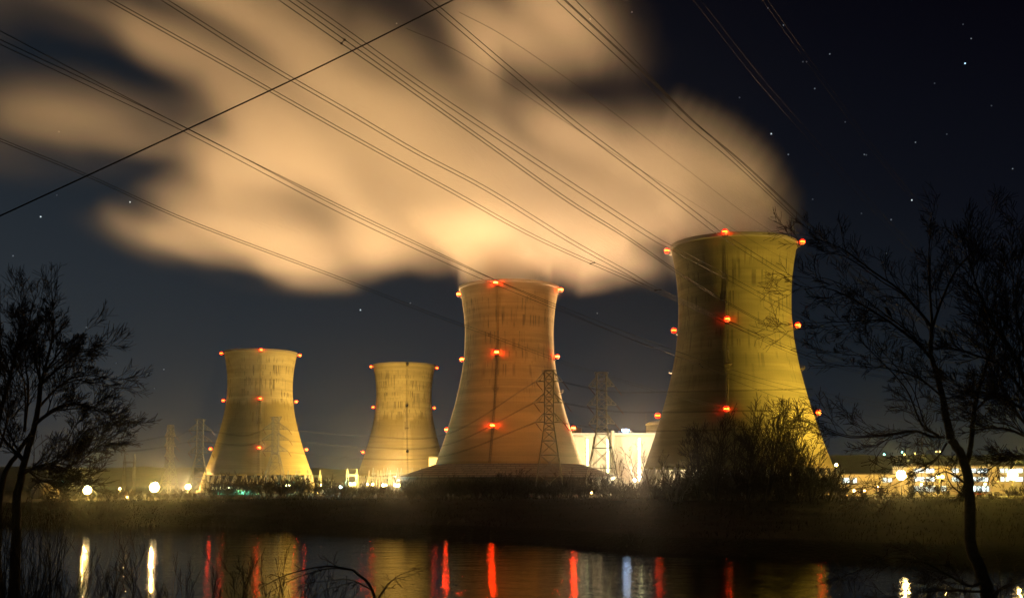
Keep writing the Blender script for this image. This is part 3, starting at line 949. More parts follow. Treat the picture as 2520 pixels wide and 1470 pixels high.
pylon(1351, 400, 911, (937, 989, 1037), 18, 11, 1040, 29, (33, 38, 34), 'lattice pylon standing right in front of the reddish skirted tower', w=.125, mat='pale_steel')
pylon(1480, 405, 916, (949, 995, 1041), 17, 11.5, 1048, 34, (32, 36, 32), 'lattice pylon in front of the cream turbine building', w=.125, mat='pale_steel')
pylon(679, 690, 1025, (1055, 1081, 1109), 15, 7.5, 1112, 19, (31, 33, 31), 'lattice pylon in front of the banded cooling tower', w=.17)
pylon(493, 700, 1031, (1057, 1085, 1113), 14, 7.5, 1116, 17, (27, 29, 27), 'lattice pylon next to the banded cooling tower, above a small floodlight', w=.17, az=R(10))
pylon(420, 760, 1045, (1072, 1097, 1122), 6, 5.5, 1124, 11, (16, 17, 16), 'narrow lattice pylon seen nearly end on, above the brightest floodlight', w=.17, az=R(55))
pylon(2585, 300, 800, (872, 926, 980), 24, 15, 985, 45, (66, 72, 66), 'lattice pylon hidden behind the twiggy tree at the picture edge', tension=True, az=R(0))

# ------------------------------------------------------------------ overhead lines
def catmull(p, n):
    p = np.array(p, float)
    p = np.vstack([2 * p[0] - p[1], p, 2 * p[-1] - p[-2]])
    out = []
    for i in range(1, len(p) - 2):
        for k in range(n):
            t = k / n
            out.append(.5 * ((2 * p[i]) + (p[i + 1] - p[i - 1]) * t + (2 * p[i - 1] - 5 * p[i] + 4 * p[i + 1] - p[i + 2]) * t * t + (-p[i - 1] + 3 * p[i] - 3 * p[i + 1] + p[i + 2]) * t ** 3))
    out.append(p[-2])
    return out


def wire_pts(px, D0, D1):
    """the wire hangs in one upright plane: 1 / depth changes linearly across the picture"""
    q = catmull(px, 10)
    u0, u1 = px[0][0], px[-1][0]
    res = []
    for u, v in q:
        k = (u - u0) / (u1 - u0)
        res.append(at(u, v, 1 / ((1 - k) / D0 + k / D1)))
    return res


def line(label, wires, r=0.032, spacers=(), group='overhead power lines'):
    """wires: list of (pixel points, near depth, far depth)"""
    allp = [wire_pts(*w_) for w_ in wires]
    o = allp[0][len(allp[0]) // 2].copy()
    t = thing('power_line', o, label, 'power line', group)
    for p in allp:
        b = MB(); b.tube([q - o for q in p], r, 5, True); b.build('conductor', M['wire'], t)
    for f in spacers:
        p, q = allp[0], allp[-1]
        i = int(f * (len(p) - 1)); a = p[i]
        c = min(q, key=lambda z_: (z_ - a).length)
        b = MB(); b.bar(a - o, c - o, r * 1.3)
        for e in (a, c): b.ball(e - o, r * 3.2, 6, 4)
        b.build('spacer', M['wire'], t)
    return t


def shift(px, du, dv): return [(u + du, v + dv) for u, v in px]


LA = [(-60, 42), (0, 76), (463, 318), (833, 503), (1128, 645), (1240, 698), (1372, 756), (1538, 828), (1697, 889), (1851, 953), (1976, 992), (2300, 1050)]
LA2 = [(-60, 66), (0, 97), (240, 210), (483, 327), (833, 510), (1128, 649), (1253, 702), (1372, 750), (1538, 816), (1673, 866), (1808, 911), (1976, 956), (2300, 1012)]
line('triple power line running down past the rim of the skirted tower', [(LA, 85, 360), (LA2, 85, 360), (shift(LA2, -4, 10), 86, 362)], r=.034, spacers=(.75,))
LB = [(-80, 307), (0, 341), (215, 429), (465, 541), (840, 683), (1046, 763), (1173, 809), (1332, 868), (1467, 914), (1646, 966), (1800, 1005)]
line('lowest twin power line of the sky, crossing the middle of the skirted tower', [(LB, 105, 390), (shift(LB, 0, 6), 105, 392)], r=.036, spacers=(.62,))
LC = [(200, -36), (262, 0), (550, 161), (840, 325), (1100, 468), (1320, 588), (1581, 704), (1764, 785), (1947, 860), (2120, 905), (2489, 930)]
line('twin power line that leaves the picture top furthest from the big tower', [(LC, 80, 310), (shift(LC, 10, -3), 80, 312)], spacers=(.55, .8))
LD = [(330, -40), (396, 0), (642, 155), (840, 270), (1015, 373), (1190, 466), (1391, 590), (1538, 672), (1600, 708), (1764, 783), (1947, 868), (2120, 918), (2474, 984)]
line('twin power line next in from the far one at the picture top', [(LD, 80, 310), (shift(LD, 14, -2), 80, 312)], spacers=(.68,))
LE = [(626, -44), (686, 0), (840, 107), (990, 210), (1190, 350), (1391, 493), (1538, 584), (1692, 688), (1827, 767), (1957, 835), (2048, 876), (2200, 905), (2489, 928)]
line('dark twin power line with a spacer just above the crossing cable', [(LE, 78, 305), ([(640, -44), (710, 0), (848, 98), (1000, 206), (1190, 341), (1391, 484), (1538, 577), (1692, 683), (1827, 763), (1957, 832), (2048, 873), (2200, 903), (2489, 926)], 78, 306)], r=.034, spacers=(.17,))
LF = [(670, -42), (730, 0), (840, 77), (1040, 219), (1290, 385), (1574, 570), (1653, 615), (1769, 676), (1947, 772), (2120, 850), (2300, 893), (2444, 876)]
line('thin twin power line just above the dark one, ending on the hidden pylon', [(LF, 82, 305), (shift(LF, 14, -4), 82, 306)], spacers=(.6,))
LG = [(990, -44), (1044, 0), (1240, 167), (1400, 300), (1560, 420), (1681, 512), (1735, 554), (1779, 585), (1947, 690), (2120, 790), (2290, 858), (2444, 880)]
line('twin power line that passes over the front beacon of the largest tower rim', [(LG, 80, 300), (shift(LG, 16, -2), 80, 302)], spacers=(.75,))
LH = [(1330, -40), (1368, 0), (1541, 160), (1681, 295), (1806, 400), (1976, 558), (2091, 672), (2220, 770), (2444, 872)]
line('dark four wire power line that grazes the steam over the largest tower', [(LH, 82, 300), (shift(LH, 20, 0), 82, 301), (shift(LH, 26, 2), 82.5, 302), ([(1382, -40), (1416, 0), (1560, 145), (1681, 272), (1806, 388), (1976, 552), (2091, 668), (2220, 767), (2444, 870)], 82, 302)], r=.034, spacers=(.62,))
LI = [(1670, -40), (1706, 0), (1856, 190), (2006, 362), (2130, 500), (2246, 622), (2420, 770)]
line('faint twin power line in the dark sky beyond the largest tower', [(LI, 84, 290), (shift(LI, 20, 2), 84, 291)], r=.014)
LJ = [(1850, -40), (1876, 0), (2026, 208), (2161, 390), (2331, 590), (2500, 760)]
line('faint twin power line passing highest over the twiggy trees', [(LJ, 86, 290), (shift(LJ, 14, 2), 86, 291)], r=.014)
line('hair thin earth wire over the middle of the steam', [([(1000, 70), (1150, 140), (1460, 345), (1681, 483), (1900, 620), (2200, 770)], 110, 330)], r=.022)
line('hair thin earth wire near the top of the steam', [([(1130, 30), (1250, 95), (1460, 240), (1681, 410), (1900, 570), (2200, 740)], 110, 330)], r=.022)
tcab = line('thick single cable slanting the opposite way across the sky', [([(-80, 567), (0, 531), (463, 317), (800, 158), (1115, 0), (1200, -43)], 46, 52)], r=.034, group=None)
tcab['category'] = 'cable'
for i, (pts, D0, D1, lab) in enumerate((
        ([(712, 1056), (900, 1071), (1100, 1066), (1316, 938)], 690, 400, 'low power line from the banded tower pylon up to the skirted tower pylon'),
        ([(714, 1083), (900, 1098), (1100, 1092), (1312, 990)], 690, 400, 'middle low power line between the banded tower pylon and the skirted tower pylon'),
        ([(712, 1111), (900, 1127), (1100, 1118), (1316, 1038)], 690, 400, 'lowest power line between the banded tower pylon and the skirted tower pylon'),
        ([(1382, 938), (1509, 962), (1660, 962), (2000, 955)], 400, 405, 'highest short power line leaving the skirted tower pylon'),
        ([(1387, 990), (1513, 1010), (1660, 1012), (2000, 1005)], 400, 405, 'middle short power line leaving the skirted tower pylon'),
        ([(1382, 1038), (1509, 1056), (1660, 1058), (2000, 1050)], 400, 405, 'lowest short power line leaving the skirted tower pylon'),
        ([(240, 1090), (330, 1085), (400, 1073), (436, 1072), (466, 1058), (520, 1060), (600, 1070), (650, 1056)], 740, 690, 'low power line linking the three pylons round the banded tower'),
        ([(240, 1110), (330, 1107), (400, 1098), (466, 1086), (522, 1087), (600, 1094), (648, 1082)], 740, 690, 'lower power line linking the three pylons round the banded tower'))):
    line(lab, [(pts, D0, D1), (shift(pts, 0, 2.2), D0, D1)], r=.06, group='low power lines between pylons')

# ------------------------------------------------------------------ plant buildings
def X(u, D): return at(u, 900, D).x if False else at(u, 1192, D).x
def Zv(v, D): return at(1260, v, D).z


# turbine building: tall cream box with pilasters, glazed strips, parapet
D = 750
x0, x1 = X(1372, D), X(1725, D)
zr = Zv(1069, D)
g = gz((x0 + x1) / 2, D)
tb = thing('turbine_building', ((x0 + x1) / 2, D, g), 'cream clad turbine building with tall glowing glazed strips', 'building')
H = zr - g
wd = x1 - x0
lx = lambda u: X(u, D) - (x0 + x1) / 2
b = MB(); b.box((0, 25, H / 2 - .3), (wd, 50, H + .6)); b.build('wall', M['cream'], tb)
b = MB(); b.box((0, 25, H + .75), (wd + 1, 51, .9)); b.build('parapet', M['white_paint'], tb)
for ua, ub, mt in ((1461, 1470, 'tan'), (1516, 1530, 'tan'), (1533, 1546, 'cream'), (1553, 1566, 'cream'), (1590, 1604, 'cream'), (1400, 1436, 'cream')):
    b = MB(); b.box(((lx(ua) + lx(ub)) / 2, -.45, H / 2 - .6), (lx(ub) - lx(ua), .9, H - 1.4)); b.build('cladding_panel', M[mt], tb)
for uc, wv, va, vb in ((1445.5, 6, 1079, 1163), (1496, 6, 1080, 1163), (1574, 7.5, 1078, 1162)):
    b = MB(); zc, zd = Zv(vb, D) - g, Zv(va, D) - g
    w_ = wv * D / FPX
    b.box((lx(uc), -.12, (zc + zd) / 2), (w_, .3, zd - zc)); f = b.build('glazed_strip', M['strip'], tb)
    b = MB()
    for i in range(9): b.box((lx(uc), -.34, zc + (zd - zc) * (i + .5) / 9), (w_, .14, .12))
    for s_ in (-1, 1): b.box((lx(uc) + s_ * (w_ / 2 + .1), -.3, (zc + zd) / 2), (.2, .5, zd - zc + .4))
    b.build('frame', M['dark_steel'], f)
b = MB(); b.lathe([(1.15, Zv(1163, D) - g), (1.15, Zv(1059, D) - g), (.9, Zv(1058, D) - g)], 18, (lx(1508), -2.1, 0)); b.build('vent_stack', M['cream'], tb, True)
b = MB(); b.box((lx(1540), 8, H + 2.0), (9, 6, 1.8)); b.box((lx(1490), 10, H + 1.8), (12, 6, 1.4)); b.build('roof_unit', M['grey_roof'], tb)
b = MB(); b.box((lx(1542), 4.4, H + 3.4), (4.6, .8, 1.3)); b.build('roof_lamp', M['roof_sign'], tb)
b = MB(); b.lathe([(4.2, H + 1.2), (4.2, H + 5.2), (.01, H + 5.6)], 24, (lx(1421), 14, 0)); b.build('roof_tank', M['tan'], tb)
b = MB()
for i in range(5): b.box((lx(1395) + i * 9.5, -4.2, 3.2), (6.5, 8, 6.4))
b.build('low_annex', M['cream'], tb)

# reactor containment behind it
D2 = 830
cx = X(1628, D2); g2 = gz(cx, D2); r_ = (X(1664, D2) - X(1592, D2)) / 2
ct = thing('containment_building', (cx, D2, g2), 'round concrete containment building behind the cream building, mast beside it', 'building')
hz = Zv(1041, D2) - g2
b = MB(); b.lathe([(r_, -.3), (r_, hz - 1.5)], 48); b.build('wall', concrete('containment concrete', -90, 0, base=(.5, .5, .46), streak=0), ct, True)
b = MB(); b.lathe([(r_ + .5, hz - 1.49), (r_ + .5, hz - .3), (r_ * .8, hz + 1.1), (.01, hz + 2.4)], 48); b.build('dome', M['white_paint'], ct)
b = MB()
b.tube([Vector((-r_ - .3, -1, 0)), Vector((-r_ - .3, -1, Zv(1015, D2) - g2))], [.22, .12], 6)
for i in range(int(hz / 3)): b.bar((-r_ - .3, -1, i * 3), (-r_ + .6, -1, i * 3), .08)
b.build('antenna_mast', M['steel'], ct)

# annex left of the skirted tower
D3 = 790
an = thing('service_building', (X(1079, D3), D3, gz(X(1079, D3), D3)), 'pale narrow service building peeping out beside the skirted tower', 'building')
h_ = Zv(1124, D3) - an.location.z
b = MB(); b.box((0, 5, h_ / 2 - .2), (14, 10, h_ + .4)); b.build('wall', M['white_paint'], an)
b = MB(); b.box((0, 5, h_ + .35), (14.6, 10.6, .5)); b.build('roof', M['grey_roof'], an)
b = MB(); b.box((2.2, -.06, h_ * .55), (2.2, .2, h_ * .7)); b.build('window', M['win_warm'], an)

# office building with lit window bands
D4 = 472
def office():
    xa, xb, xc = X(2060, D4), X(2236, D4), X(2580, D4)
    g = gz(xb, D4) - .1
    t = thing('office_building', (xb, D4, g), 'long pale office building with bluish lit window bands', 'building')
    hl, hh = Zv(1167, D4) - g, Zv(1147, D4) - g
    b = MB(); b.box(((xa - xb) / 2 - .02, 9.5, hl / 2 - .2), (xb - xa - .04, 17, hl + .4)); b.build('low_wing', M['cream'], t)
    b = MB(); b.box(((xa - xb) / 2 - .3, 9.5, hl + .25), (xb - xa - .5, 17.6, .45)); b.build('low_roof', M['grey_roof'], t)
    b = MB(); b.box(((xc - xb) / 2, 10, hh / 2 - .2), (xc - xb, 18, hh + .4)); b.build('wall', M['cream'], t)
    b = MB(); b.box(((xc - xb) / 2, 10, hh + .25), (xc - xb + .6, 18.8, .5)); b.build('roof', M['grey_roof'], t)
    wins = [(2076, 2092, 1175, 1187), (2101, 2110, 1175, 1187), (2174, 2184, 1175, 1185), (2187, 2197, 1175, 1185)]
    for ua, ub in ((2252, 2263), (2264, 2277), (2281, 2302), (2346, 2362), (2387, 2405), (2409, 2434), (2465, 2474), (2478, 2486), (2500, 2520), (2526, 2548)):
        wins.append((ua, ub, 1152, 1162)); wins.append((ua, ub, 1173, 1183))
    for ua, ub in ((2252, 2274), (2278, 2305), (2318, 2330), (2390, 2404), (2407, 2436)):
        wins.append((ua, ub, 1195, 1208))
    for ua, ub, va, vb in wins:
        xm, w_ = (X(ua, D4) + X(ub, D4)) / 2 - xb, (X(ub, D4) - X(ua, D4))
        za, zb_ = Zv(vb, D4) - g, Zv(va, D4) - g
        y = 1.0
        b = MB(); b.box((xm, y - .06, (za + zb_) / 2), (w_, .18, zb_ - za)); p = b.build('window', M['win_cool'], t)
        b = MB()
        for k in range(0, max(2, int(w_ / 1.2)) + 1):
            b.box((xm - w_ / 2 + w_ * k / max(2, int(w_ / 1.2)), y - .22, (za + zb_) / 2), (.09, .12, zb_ - za))
        b.box((xm, y - .24, za - .08), (w_ + .3, .3, .14)); b.box((xm, y - .24, zb_ + .06), (w_ + .2, .24, .10))
        b.build('frame', M['steel'], p)
    b = MB(); b.box((X(2322, D4) - xb, -.6, 3.3), (11, 3.0, .3)); b.build('canopy', M['grey_roof'], t)
    b = MB()
    for k in range(6): b.box((6 + k * 8.5, 9 + (k % 2) * 3, hh + .95), (2.6, 2.0, .9))
    b.build('roof_unit', M['steel'], t)
    return t
office()

lot = MB(); xa, xb = X(2030, 440), X(2700, 440)
lot.add([(xa, 400, gz(60, 400) + .03), (xb, 400, gz(120, 400) + .03), (xb, 453, gz(120, 453) + .03), (xa, 453, gz(60, 453) + .03)], [(0, 1, 2, 3)])
tag(lot.build('pavement', M['paving']), 'floodlit parking area in front of the office building', kind='structure')


def car(u, D, col, label, rz, first=[]):
    p = at(u, 1192, D); g = gz(p.x, D) + .03
    mt = plain('car paint ' + label[:12], col, .25, .2, .05)
    t = thing('parked_car', (p.x, D, g), label, 'car', 'cars parked before the office building', rz)
    def hull(prof, hw, inset=0.0, z_in=1e9):
        mb = MB(); n = len(prof)
        vs = [(x, s_ * (hw - (inset if z > z_in else 0)), z) for s_ in (-1, 1) for x, z in prof]
        fs = [tuple(reversed(range(n))), tuple(range(n, 2 * n))] + [(i, (i + 1) % n, n + (i + 1) % n, n + i) for i in range(n)]
        mb.add(vs, fs); return mb
    hull([(-2.2, .35), (2.2, .35), (2.25, .7), (1.9, .85), (1.05, .95), (.45, 1.42), (-1.2, 1.45), (-1.9, 1.0), (-2.2, .9)], .88, .14, .96).build('body', mt, t)
    hull([(.95, .98), (.46, 1.37), (-1.15, 1.39), (-1.75, 1.02)], .86, .10, 1.2).build('window', M['dark_glass'], t)
    for sx_ in (-1.4, 1.4):
        for sy_ in (-.8, .8):
            b = MB(); b.lathe([(.33, -.12), (.33, .12)], 16)
            me = b.mesh('wheel', M['rubber']); me.transform(Matrix.Translation((sx_, sy_, .33)) @ Matrix.Rotation(R(90), 4, 'X'))
            wh = link(me, 'wheel', t)
            b = MB(); b.lathe([(.19, -.13), (.19, .13)], 12)
            me = b.mesh('rim', M['steel']); me.transform(Matrix.Translation((sx_, sy_, .33)) @ Matrix.Rotation(R(90), 4, 'X'))
            link(me, 'rim', wh)
    for sy_ in (-.6, .6):
        b = MB(); b.box((2.2, sy_, .68), (.12, .3, .14)); b.build('headlight', M['white_paint'], t)
        b = MB(); b.box((-2.19, sy_, .75), (.08, .3, .14)); b.build('tail_light', M['lens_amber'] if False else plain('tail lamp', (.3, .01, .01), .3), t)
car(2452, 425, (.65, .65, .62), 'white parked car under the largest floodlight', R(12))
car(2496, 424, (.25, .26, .28), 'grey parked car beside a white one under the largest floodlight', R(8))
car(2406, 430, (.30, .04, .03), 'red parked car closest to the tree trunk', R(10))

# amber lamps in front of the low wing and out on the bank
for u, v, D_, e, lab in ((2102, 1206, 440, 9000, 'small amber lamp at the low end of the office building'), (2128, 1206, 440, 9000, 'second small amber lamp at the low end of the office building'),
                         (1455, 1211, 425, 5000, 'single tiny amber lamp under the louvred wall of the skirted tower'),
                         (2424, 1190, 452, 26000, 'added warm lamp between the leaning tree trunk and the largest floodlight'), (2268, 1191, 450, 26000, 'added warm lamp beside the lone floodlight of the office building'), (2160, 1196, 452, 20000, 'added warm lamp before the low wing of the office building'),  # warm lamps added to brighten the office front
                         (295, 1201, 560, 30000, 'small twin lamp halfway between the two left floodlights'), (313, 1222, 400, 8000, 'tiny low lamp on the bank between the two left floodlights'),
                         (782, 1213, 560, 6000, 'tiny amber lamp low among the substation shrubs')):
    lamp(u, v, D_, 'amber' if e < 20000 else 'sodium', e, lab, aim=((1.0, -2, 609, 96, 48) if u == 1455 else None), name='lamp_post', size=.9, cat='lamp', group='small lamps of the plant')  # tiny amber lamp carries an added strong spot on the skirted tower

# far lamps up on the hill
hillm = {'c': glow('far cyan lamp', (.3, 1, .8), 9), 'y': glow('far yellow lamp', (1, .7, .2), 7)}
for u, v, k, lab in ((2220, 1111, 'c', 'cyan far lamp on the hill, brightest of its row'), (2226, 1117, 'y', 'yellow far lamp close under the cyan one on the hill'), (2176, 1117, 'c', 'dim greenish far lamp on the hill, nearest the largest tower'),
                     (2252, 1115, 'y', 'yellow far lamp on the hill between the cyan one and the tree'), (2304, 1110, 'y', 'small far lamp on the hill beside the tree trunk'), (2313, 1110, 'y', 'second small far lamp on the hill beside the tree trunk'),
                     (155, 1186, 'c', 'cyan far lamp low beside the bare near tree'), (503, 1175, 'c', 'tiny cyan far lamp above the small floodlight')):
    D_ = 3900 if u > 1000 else 900
    p = at(u, v, D_)
    gl = p.z if u > 1000 else gz(p.x, D_)
    t = thing('distant_lamp', (p.x, D_, gl), lab, 'lamp', 'far away lamps')
    r0 = 3.2 if u > 1000 else .9
    b = MB(); b.tube([Vector((0, r0, -30 if u > 1000 else 0)), Vector((0, r0, p.z - gl))], .25, 5); b.build('pole', M['dark_steel'], t)
    b = MB(); b.ball((0, 0, p.z - gl), r0, 8, 6); b.build('lens', hillm[k], t)

# teal lit shed, storage dome, fence on the plant's edge
D5 = 640
sh = thing('teal_shed', (X(575, D5), D5, gz(X(575, D5), D5)), 'low teal shed with a row of lit panes, below the banded tower', 'building')
wd = X(628, D5) - X(520, D5)
zt_ = Zv(1204, D5) - sh.location.z
b = MB(); b.box((0, 5, zt_ / 2 - .3), (wd, 10, zt_ + .6)); b.build('wall', M['teal'], sh)
b = MB(); b.box((0, 5, zt_ + 1.9), (wd + 1, 11, .35)); b.build('roof', M['grey_roof'], sh)
for i in range(11):
    b = MB(); b.box((-wd / 2 + (i + .5) * wd / 11, .2, zt_ + .85), (wd / 11 - .5, .3, 1.3)); b.build('pane', M['win_warm'] if i < 7 else M['dark_glass'], sh)
point_light('shed_lamp', (wd * .1, -6, 4.5), 16000, (.35, 1, .75), .3, sh)

D6 = 470
td = thing('storage_tank', (X(112, D6), D6, gz(X(112, D6), D6)), 'beige domed storage tank behind the bare near tree', 'tank')
rt_ = 5.6
b = MB(); b.lathe([(rt_, -.3), (rt_, 3.0)], 40); b.build('wall', M['beige_tank'], td, True)
b = MB(); b.lathe([(rt_ + .15, 3.01)] + [(rt_ * math.cos(a) + .02, 3.1 + 3.6 * math.sin(a)) for a in np.linspace(0, R(89), 10)], 40); b.build('dome', M['beige_tank'], td, True)
b = MB()
for s_ in (-.3, .3): b.bar((s_, -rt_ - .2, 0), (s_, -rt_ - .2, 4), .05)
for k in range(10): b.bar((-.3, -rt_ - .2, k * .4), (.3, -rt_ - .2, k * .4), .04)
b.build('ladder', M['steel'], td)

# ------------------------------------------------------------------ substation
def gantry(us, D, v_peak, v_beam, mat, label, beam=True):
    xs_ = [X(u, D) for u in us]
    xm = sum(xs_) / len(xs_); g = gz(xm, D)
    t = thing('substation_gantry', (xm, D, g), label, 'gantry', 'substation gantries')
    zp, zb_ = Zv(v_peak, D) - g, Zv(v_beam, D) - g
    for x in xs_:
        b = MB(); x -= xm
        hw = .55
        for s_ in (-1, 1):
            for y in (-.5, .5):
                b.bar((x + s_ * (hw + .5), y, -.2), (x + s_ * hw, y, zb_), .14)
                b.bar((x + s_ * hw, y, zb_), (x + s_ * .08, y * .2, zp), .12)
        for k in range(6):
            za, zc = zb_ * k / 6, zb_ * (k + 1) / 6
            b.bar((x - hw - .4, -.5, za), (x + hw + .4, -.5, zc), .06); b.bar((x + hw + .4, -.5, za), (x - hw - .4, -.5, zc), .06)
        b.build('post', mat, t)
    if beam:
        b = MB(); xa, xb = min(xs_) - xm - 1, max(xs_) - xm + 1
        for y, z in ((-.5, zb_ - .5), (.5, zb_ - .5), (-.5, zb_ + .3), (.5, zb_ + .3)): b.bar((xa, y, z), (xb, y, z), .1)
        n = max(2, int((xb - xa) / 1.6))
        for k in range(n):
            p_, q_ = xa + (xb - xa) * k / n, xa + (xb - xa) * (k + 1) / n
            b.bar((p_, -.5, zb_ - .5), (q_, -.5, zb_ + .3), .06)
        b.build('beam', mat, t)
        for k in range(max(2, int((xb - xa) / 5))):
            b = MB(); x = xa + 2.5 + k * 5
            for i in range(5): b.lathe([(.05, zb_ - .9 - i * .42), (.2, zb_ - 1.0 - i * .42), (.05, zb_ - 1.12 - i * .42)], 8, (x, 0, 0))
            b.build('insulator', M['porcelain'], t)
    return t


gantry((709, 729, 736), 690, 1156, 1170, M['green_steel'], 'greenish gantry that overlaps the foot of the banded tower')
gantry((757, 765, 787), 690, 1155, 1170, M['green_steel'], 'greenish gantry in the gap just beside the banded tower')
gantry((855, 878), 700, 1152, 1168, M['green_steel'], 'two post gantry in the gap beside the evenly lit tower')
gantry((918, 944, 953, 978, 987, 1014), 720, 1150, 1164, M['green_steel'], 'longest gantry, across the foot of the evenly lit tower')
gantry((1034, 1056), 722, 1150, 1166, M['green_steel'], 'gantry closest to the slope of the skirted tower')
gantry((908, 930, 937, 960), 680, 1156, 1174, M['tan'], 'whitish gantry in front of the longest one')
gantry((305, 329), 760, 1116, 1136, M['dark_steel'], 'dark twin peaked gantry beyond the near tree')


def transformer(u, D, label, s=1.0, mat='steel'):
    p = at(u, 1192, D); g = gz(p.x, D)
    t = thing('transformer', (p.x, D, g), label, 'transformer', 'transformers of the substation')
    b = MB(); b.box((0, 0, 1.7 * s), (4.4 * s, 2.4 * s, 3.0 * s)); b.box((0, 0, 3.35 * s), (4.7 * s, 2.7 * s, .28 * s)); b.build('tank', M[mat], t)
    for sx_ in (-1, 1):
        b = MB()
        for k in range(6): b.box((sx_ * (2.65 * s), (-1 + k * .4) * s, 1.7 * s), (.8 * s, .12 * s, 2.5 * s))
        b.build('radiator', M['green_steel'], t)
    for k in (-1, 0, 1):
        b = MB(); b.tube([Vector((k * 1.3 * s, 0, 3.5 * s)), Vector((k * 1.6 * s, 0, 5.6 * s))], [.10 * s, .05 * s], 6)
        for i in range(6):
            q = Vector((k * 1.3 * s, 0, 3.5 * s)).lerp(Vector((k * 1.6 * s, 0, 5.6 * s)), .1 + i * .13)
            b.lathe([(.06 * s, q.z), (.22 * s, q.z - .05), (.06 * s, q.z - .12)], 8, (q.x, q.y, 0))
        b.build('bushing', M['porcelain'], t)
    b = MB()
    for sx_ in (-1, 1): b.box((sx_ * 1.6 * s, 0, .1), (.6 * s, 2.6 * s, .2))
    b.build('plinth', M['grey_roof'], t)


for u, D_, lab in ((866, 610, 'transformer under the bluish floodlight'), (892, 640, 'transformer below the brightest substation floodlight'), (921, 620, 'transformer below the twin floodlight'),
                   (950, 640, 'transformer below the second last substation floodlight'), (978, 610, 'transformer at the end of the row, below the last floodlight'), (800, 620, 'transformer half hidden by shrubs below the lone warm floodlight')):
    transformer(u, D_, lab, 1.0, 'white_paint' if u in (800, 978) else 'steel')


def fence(ua, ub, D, label, h=2.6):
    xa, xb = X(ua, D), X(ub, D)
    g = gz((xa + xb) / 2, D)
    t = thing('wire_fence', ((xa + xb) / 2, D, g), label, 'fence', 'wire fences of the plant')
    n = max(3, int((xb - xa) / 3.5)); L_ = xb - xa
    for k in range(n + 1):
        b = MB(); b.tube([Vector((-L_ / 2 + L_ * k / n, 0, -.2)), Vector((-L_ / 2 + L_ * k / n, 0, h)), Vector((-L_ / 2 + L_ * k / n, -.4, h + .4))], .07, 5); b.build('post', M['steel'], t)
    b = MB()
    for z in (.2, .7, 1.2, 1.7, 2.2, h): b.bar((-L_ / 2, .08, z), (L_ / 2, .08, z), .025)
    b.build('wire_mesh', M['steel'], t)


fence(435, 520, 590, 'floodlit wire fence below the smaller floodlight beside the banded tower')
fence(840, 990, 585, 'wire fence in front of the transformers')
for u, lab in ((808, 'plain utility pole beside a taller one, left of the bluish floodlight'), (816, 'taller utility pole with a cross arm, beside the bluish floodlight')):
    D_ = 560; p = at(u, 1178 if u == 816 else 1190, D_); g = gz(p.x, D_)
    t = thing('utility_pole', (p.x, D_, g), lab.replace('left of', 'near'), 'pole')
    b = MB(); b.tube([Vector((0, 0, -.3)), Vector((0, 0, p.z - g))], [.2, .13], 8); b.build('pole', M['tan'], t)
    if u == 816:
        b = MB(); b.box((0, -.2, p.z - g - .6), (2.4, .12, .14)); b.build('cross_arm', M['tan'], t)

# ------------------------------------------------------------------ bare winter trees and shrubs
def rvec():
    while True:
        q = Vector((rnd.uniform(-1, 1), rnd.uniform(-1, 1), rnd.uniform(-1, 1)))
        if .05 < q.length < 1: return q.normalized()


def branch(mb, p, d, L, r, lvl, P):
    n = 3 if lvl >= P['levels'] else 5
    pts, rad = [p.copy()], [r]
    dd = d.copy()
    for i in range(n):
        dd = (dd + rvec() * P['wander'] + Vector((0, 0, P['up']))).normalized()
        if 'centre' in P: dd = (dd + (p - P['centre']).normalized() * P['out']).normalized()
        p = p + dd * (L / n)
        pts.append(p.copy()); rad.append(max(P['rmin'], r * (1 - .68 * (i + 1) / n)))
    mb.tube(pts, rad, 5 if r > P['rmin'] * 4 else 3, False)
    if lvl >= P['levels']: return
    spawn(mb, pts, rad, L, lvl, P)


def spawn(mb, pts, rad, L, lvl, P, k=None, t0=.25):
    k = k or rnd.randint(*P['kids'])
    n = len(pts) - 1
    for j in range(k):
        t = t0 + (1 - t0) * (j + rnd.random()) / k
        f = t * n; i = min(n - 1, int(f)); q = pts[i].lerp(pts[i + 1], f - i)
        ax = (pts[i + 1] - pts[i]).normalized()
        side = ax.cross(rvec()).normalized()
        an = R(rnd.uniform(*P['angle']))
        nd = (ax * math.cos(an) + side * math.sin(an)).normalized()
        if P.get('flat'): nd.y *= P['flat']; nd.normalize()
        branch(mb, q, nd, L * rnd.uniform(*P['len']) * (1.15 - .45 * t), max(P['rmin'], rad[i] * .58), lvl + 1, P)


def limb(px, D0, D1, r0, r1, n=5):
    q = catmull(px, n)
    m = len(q)
    pts = [at(u, v, D0 + (D1 - D0) * i / (m - 1)) for i, (u, v) in enumerate(q)]
    # a little crookedness
    pts = [p + rvec() * r0 * .10 if 0 < i < m - 1 else p for i, p in enumerate(pts)]
    return pts, [r0 + (r1 - r0) * (i / (m - 1)) ** .8 for i in range(m)]


def rebase(mb, o): mb.v = [(a - o.x, b_ - o.y, c - o.z) for a, b_, c in mb.v]


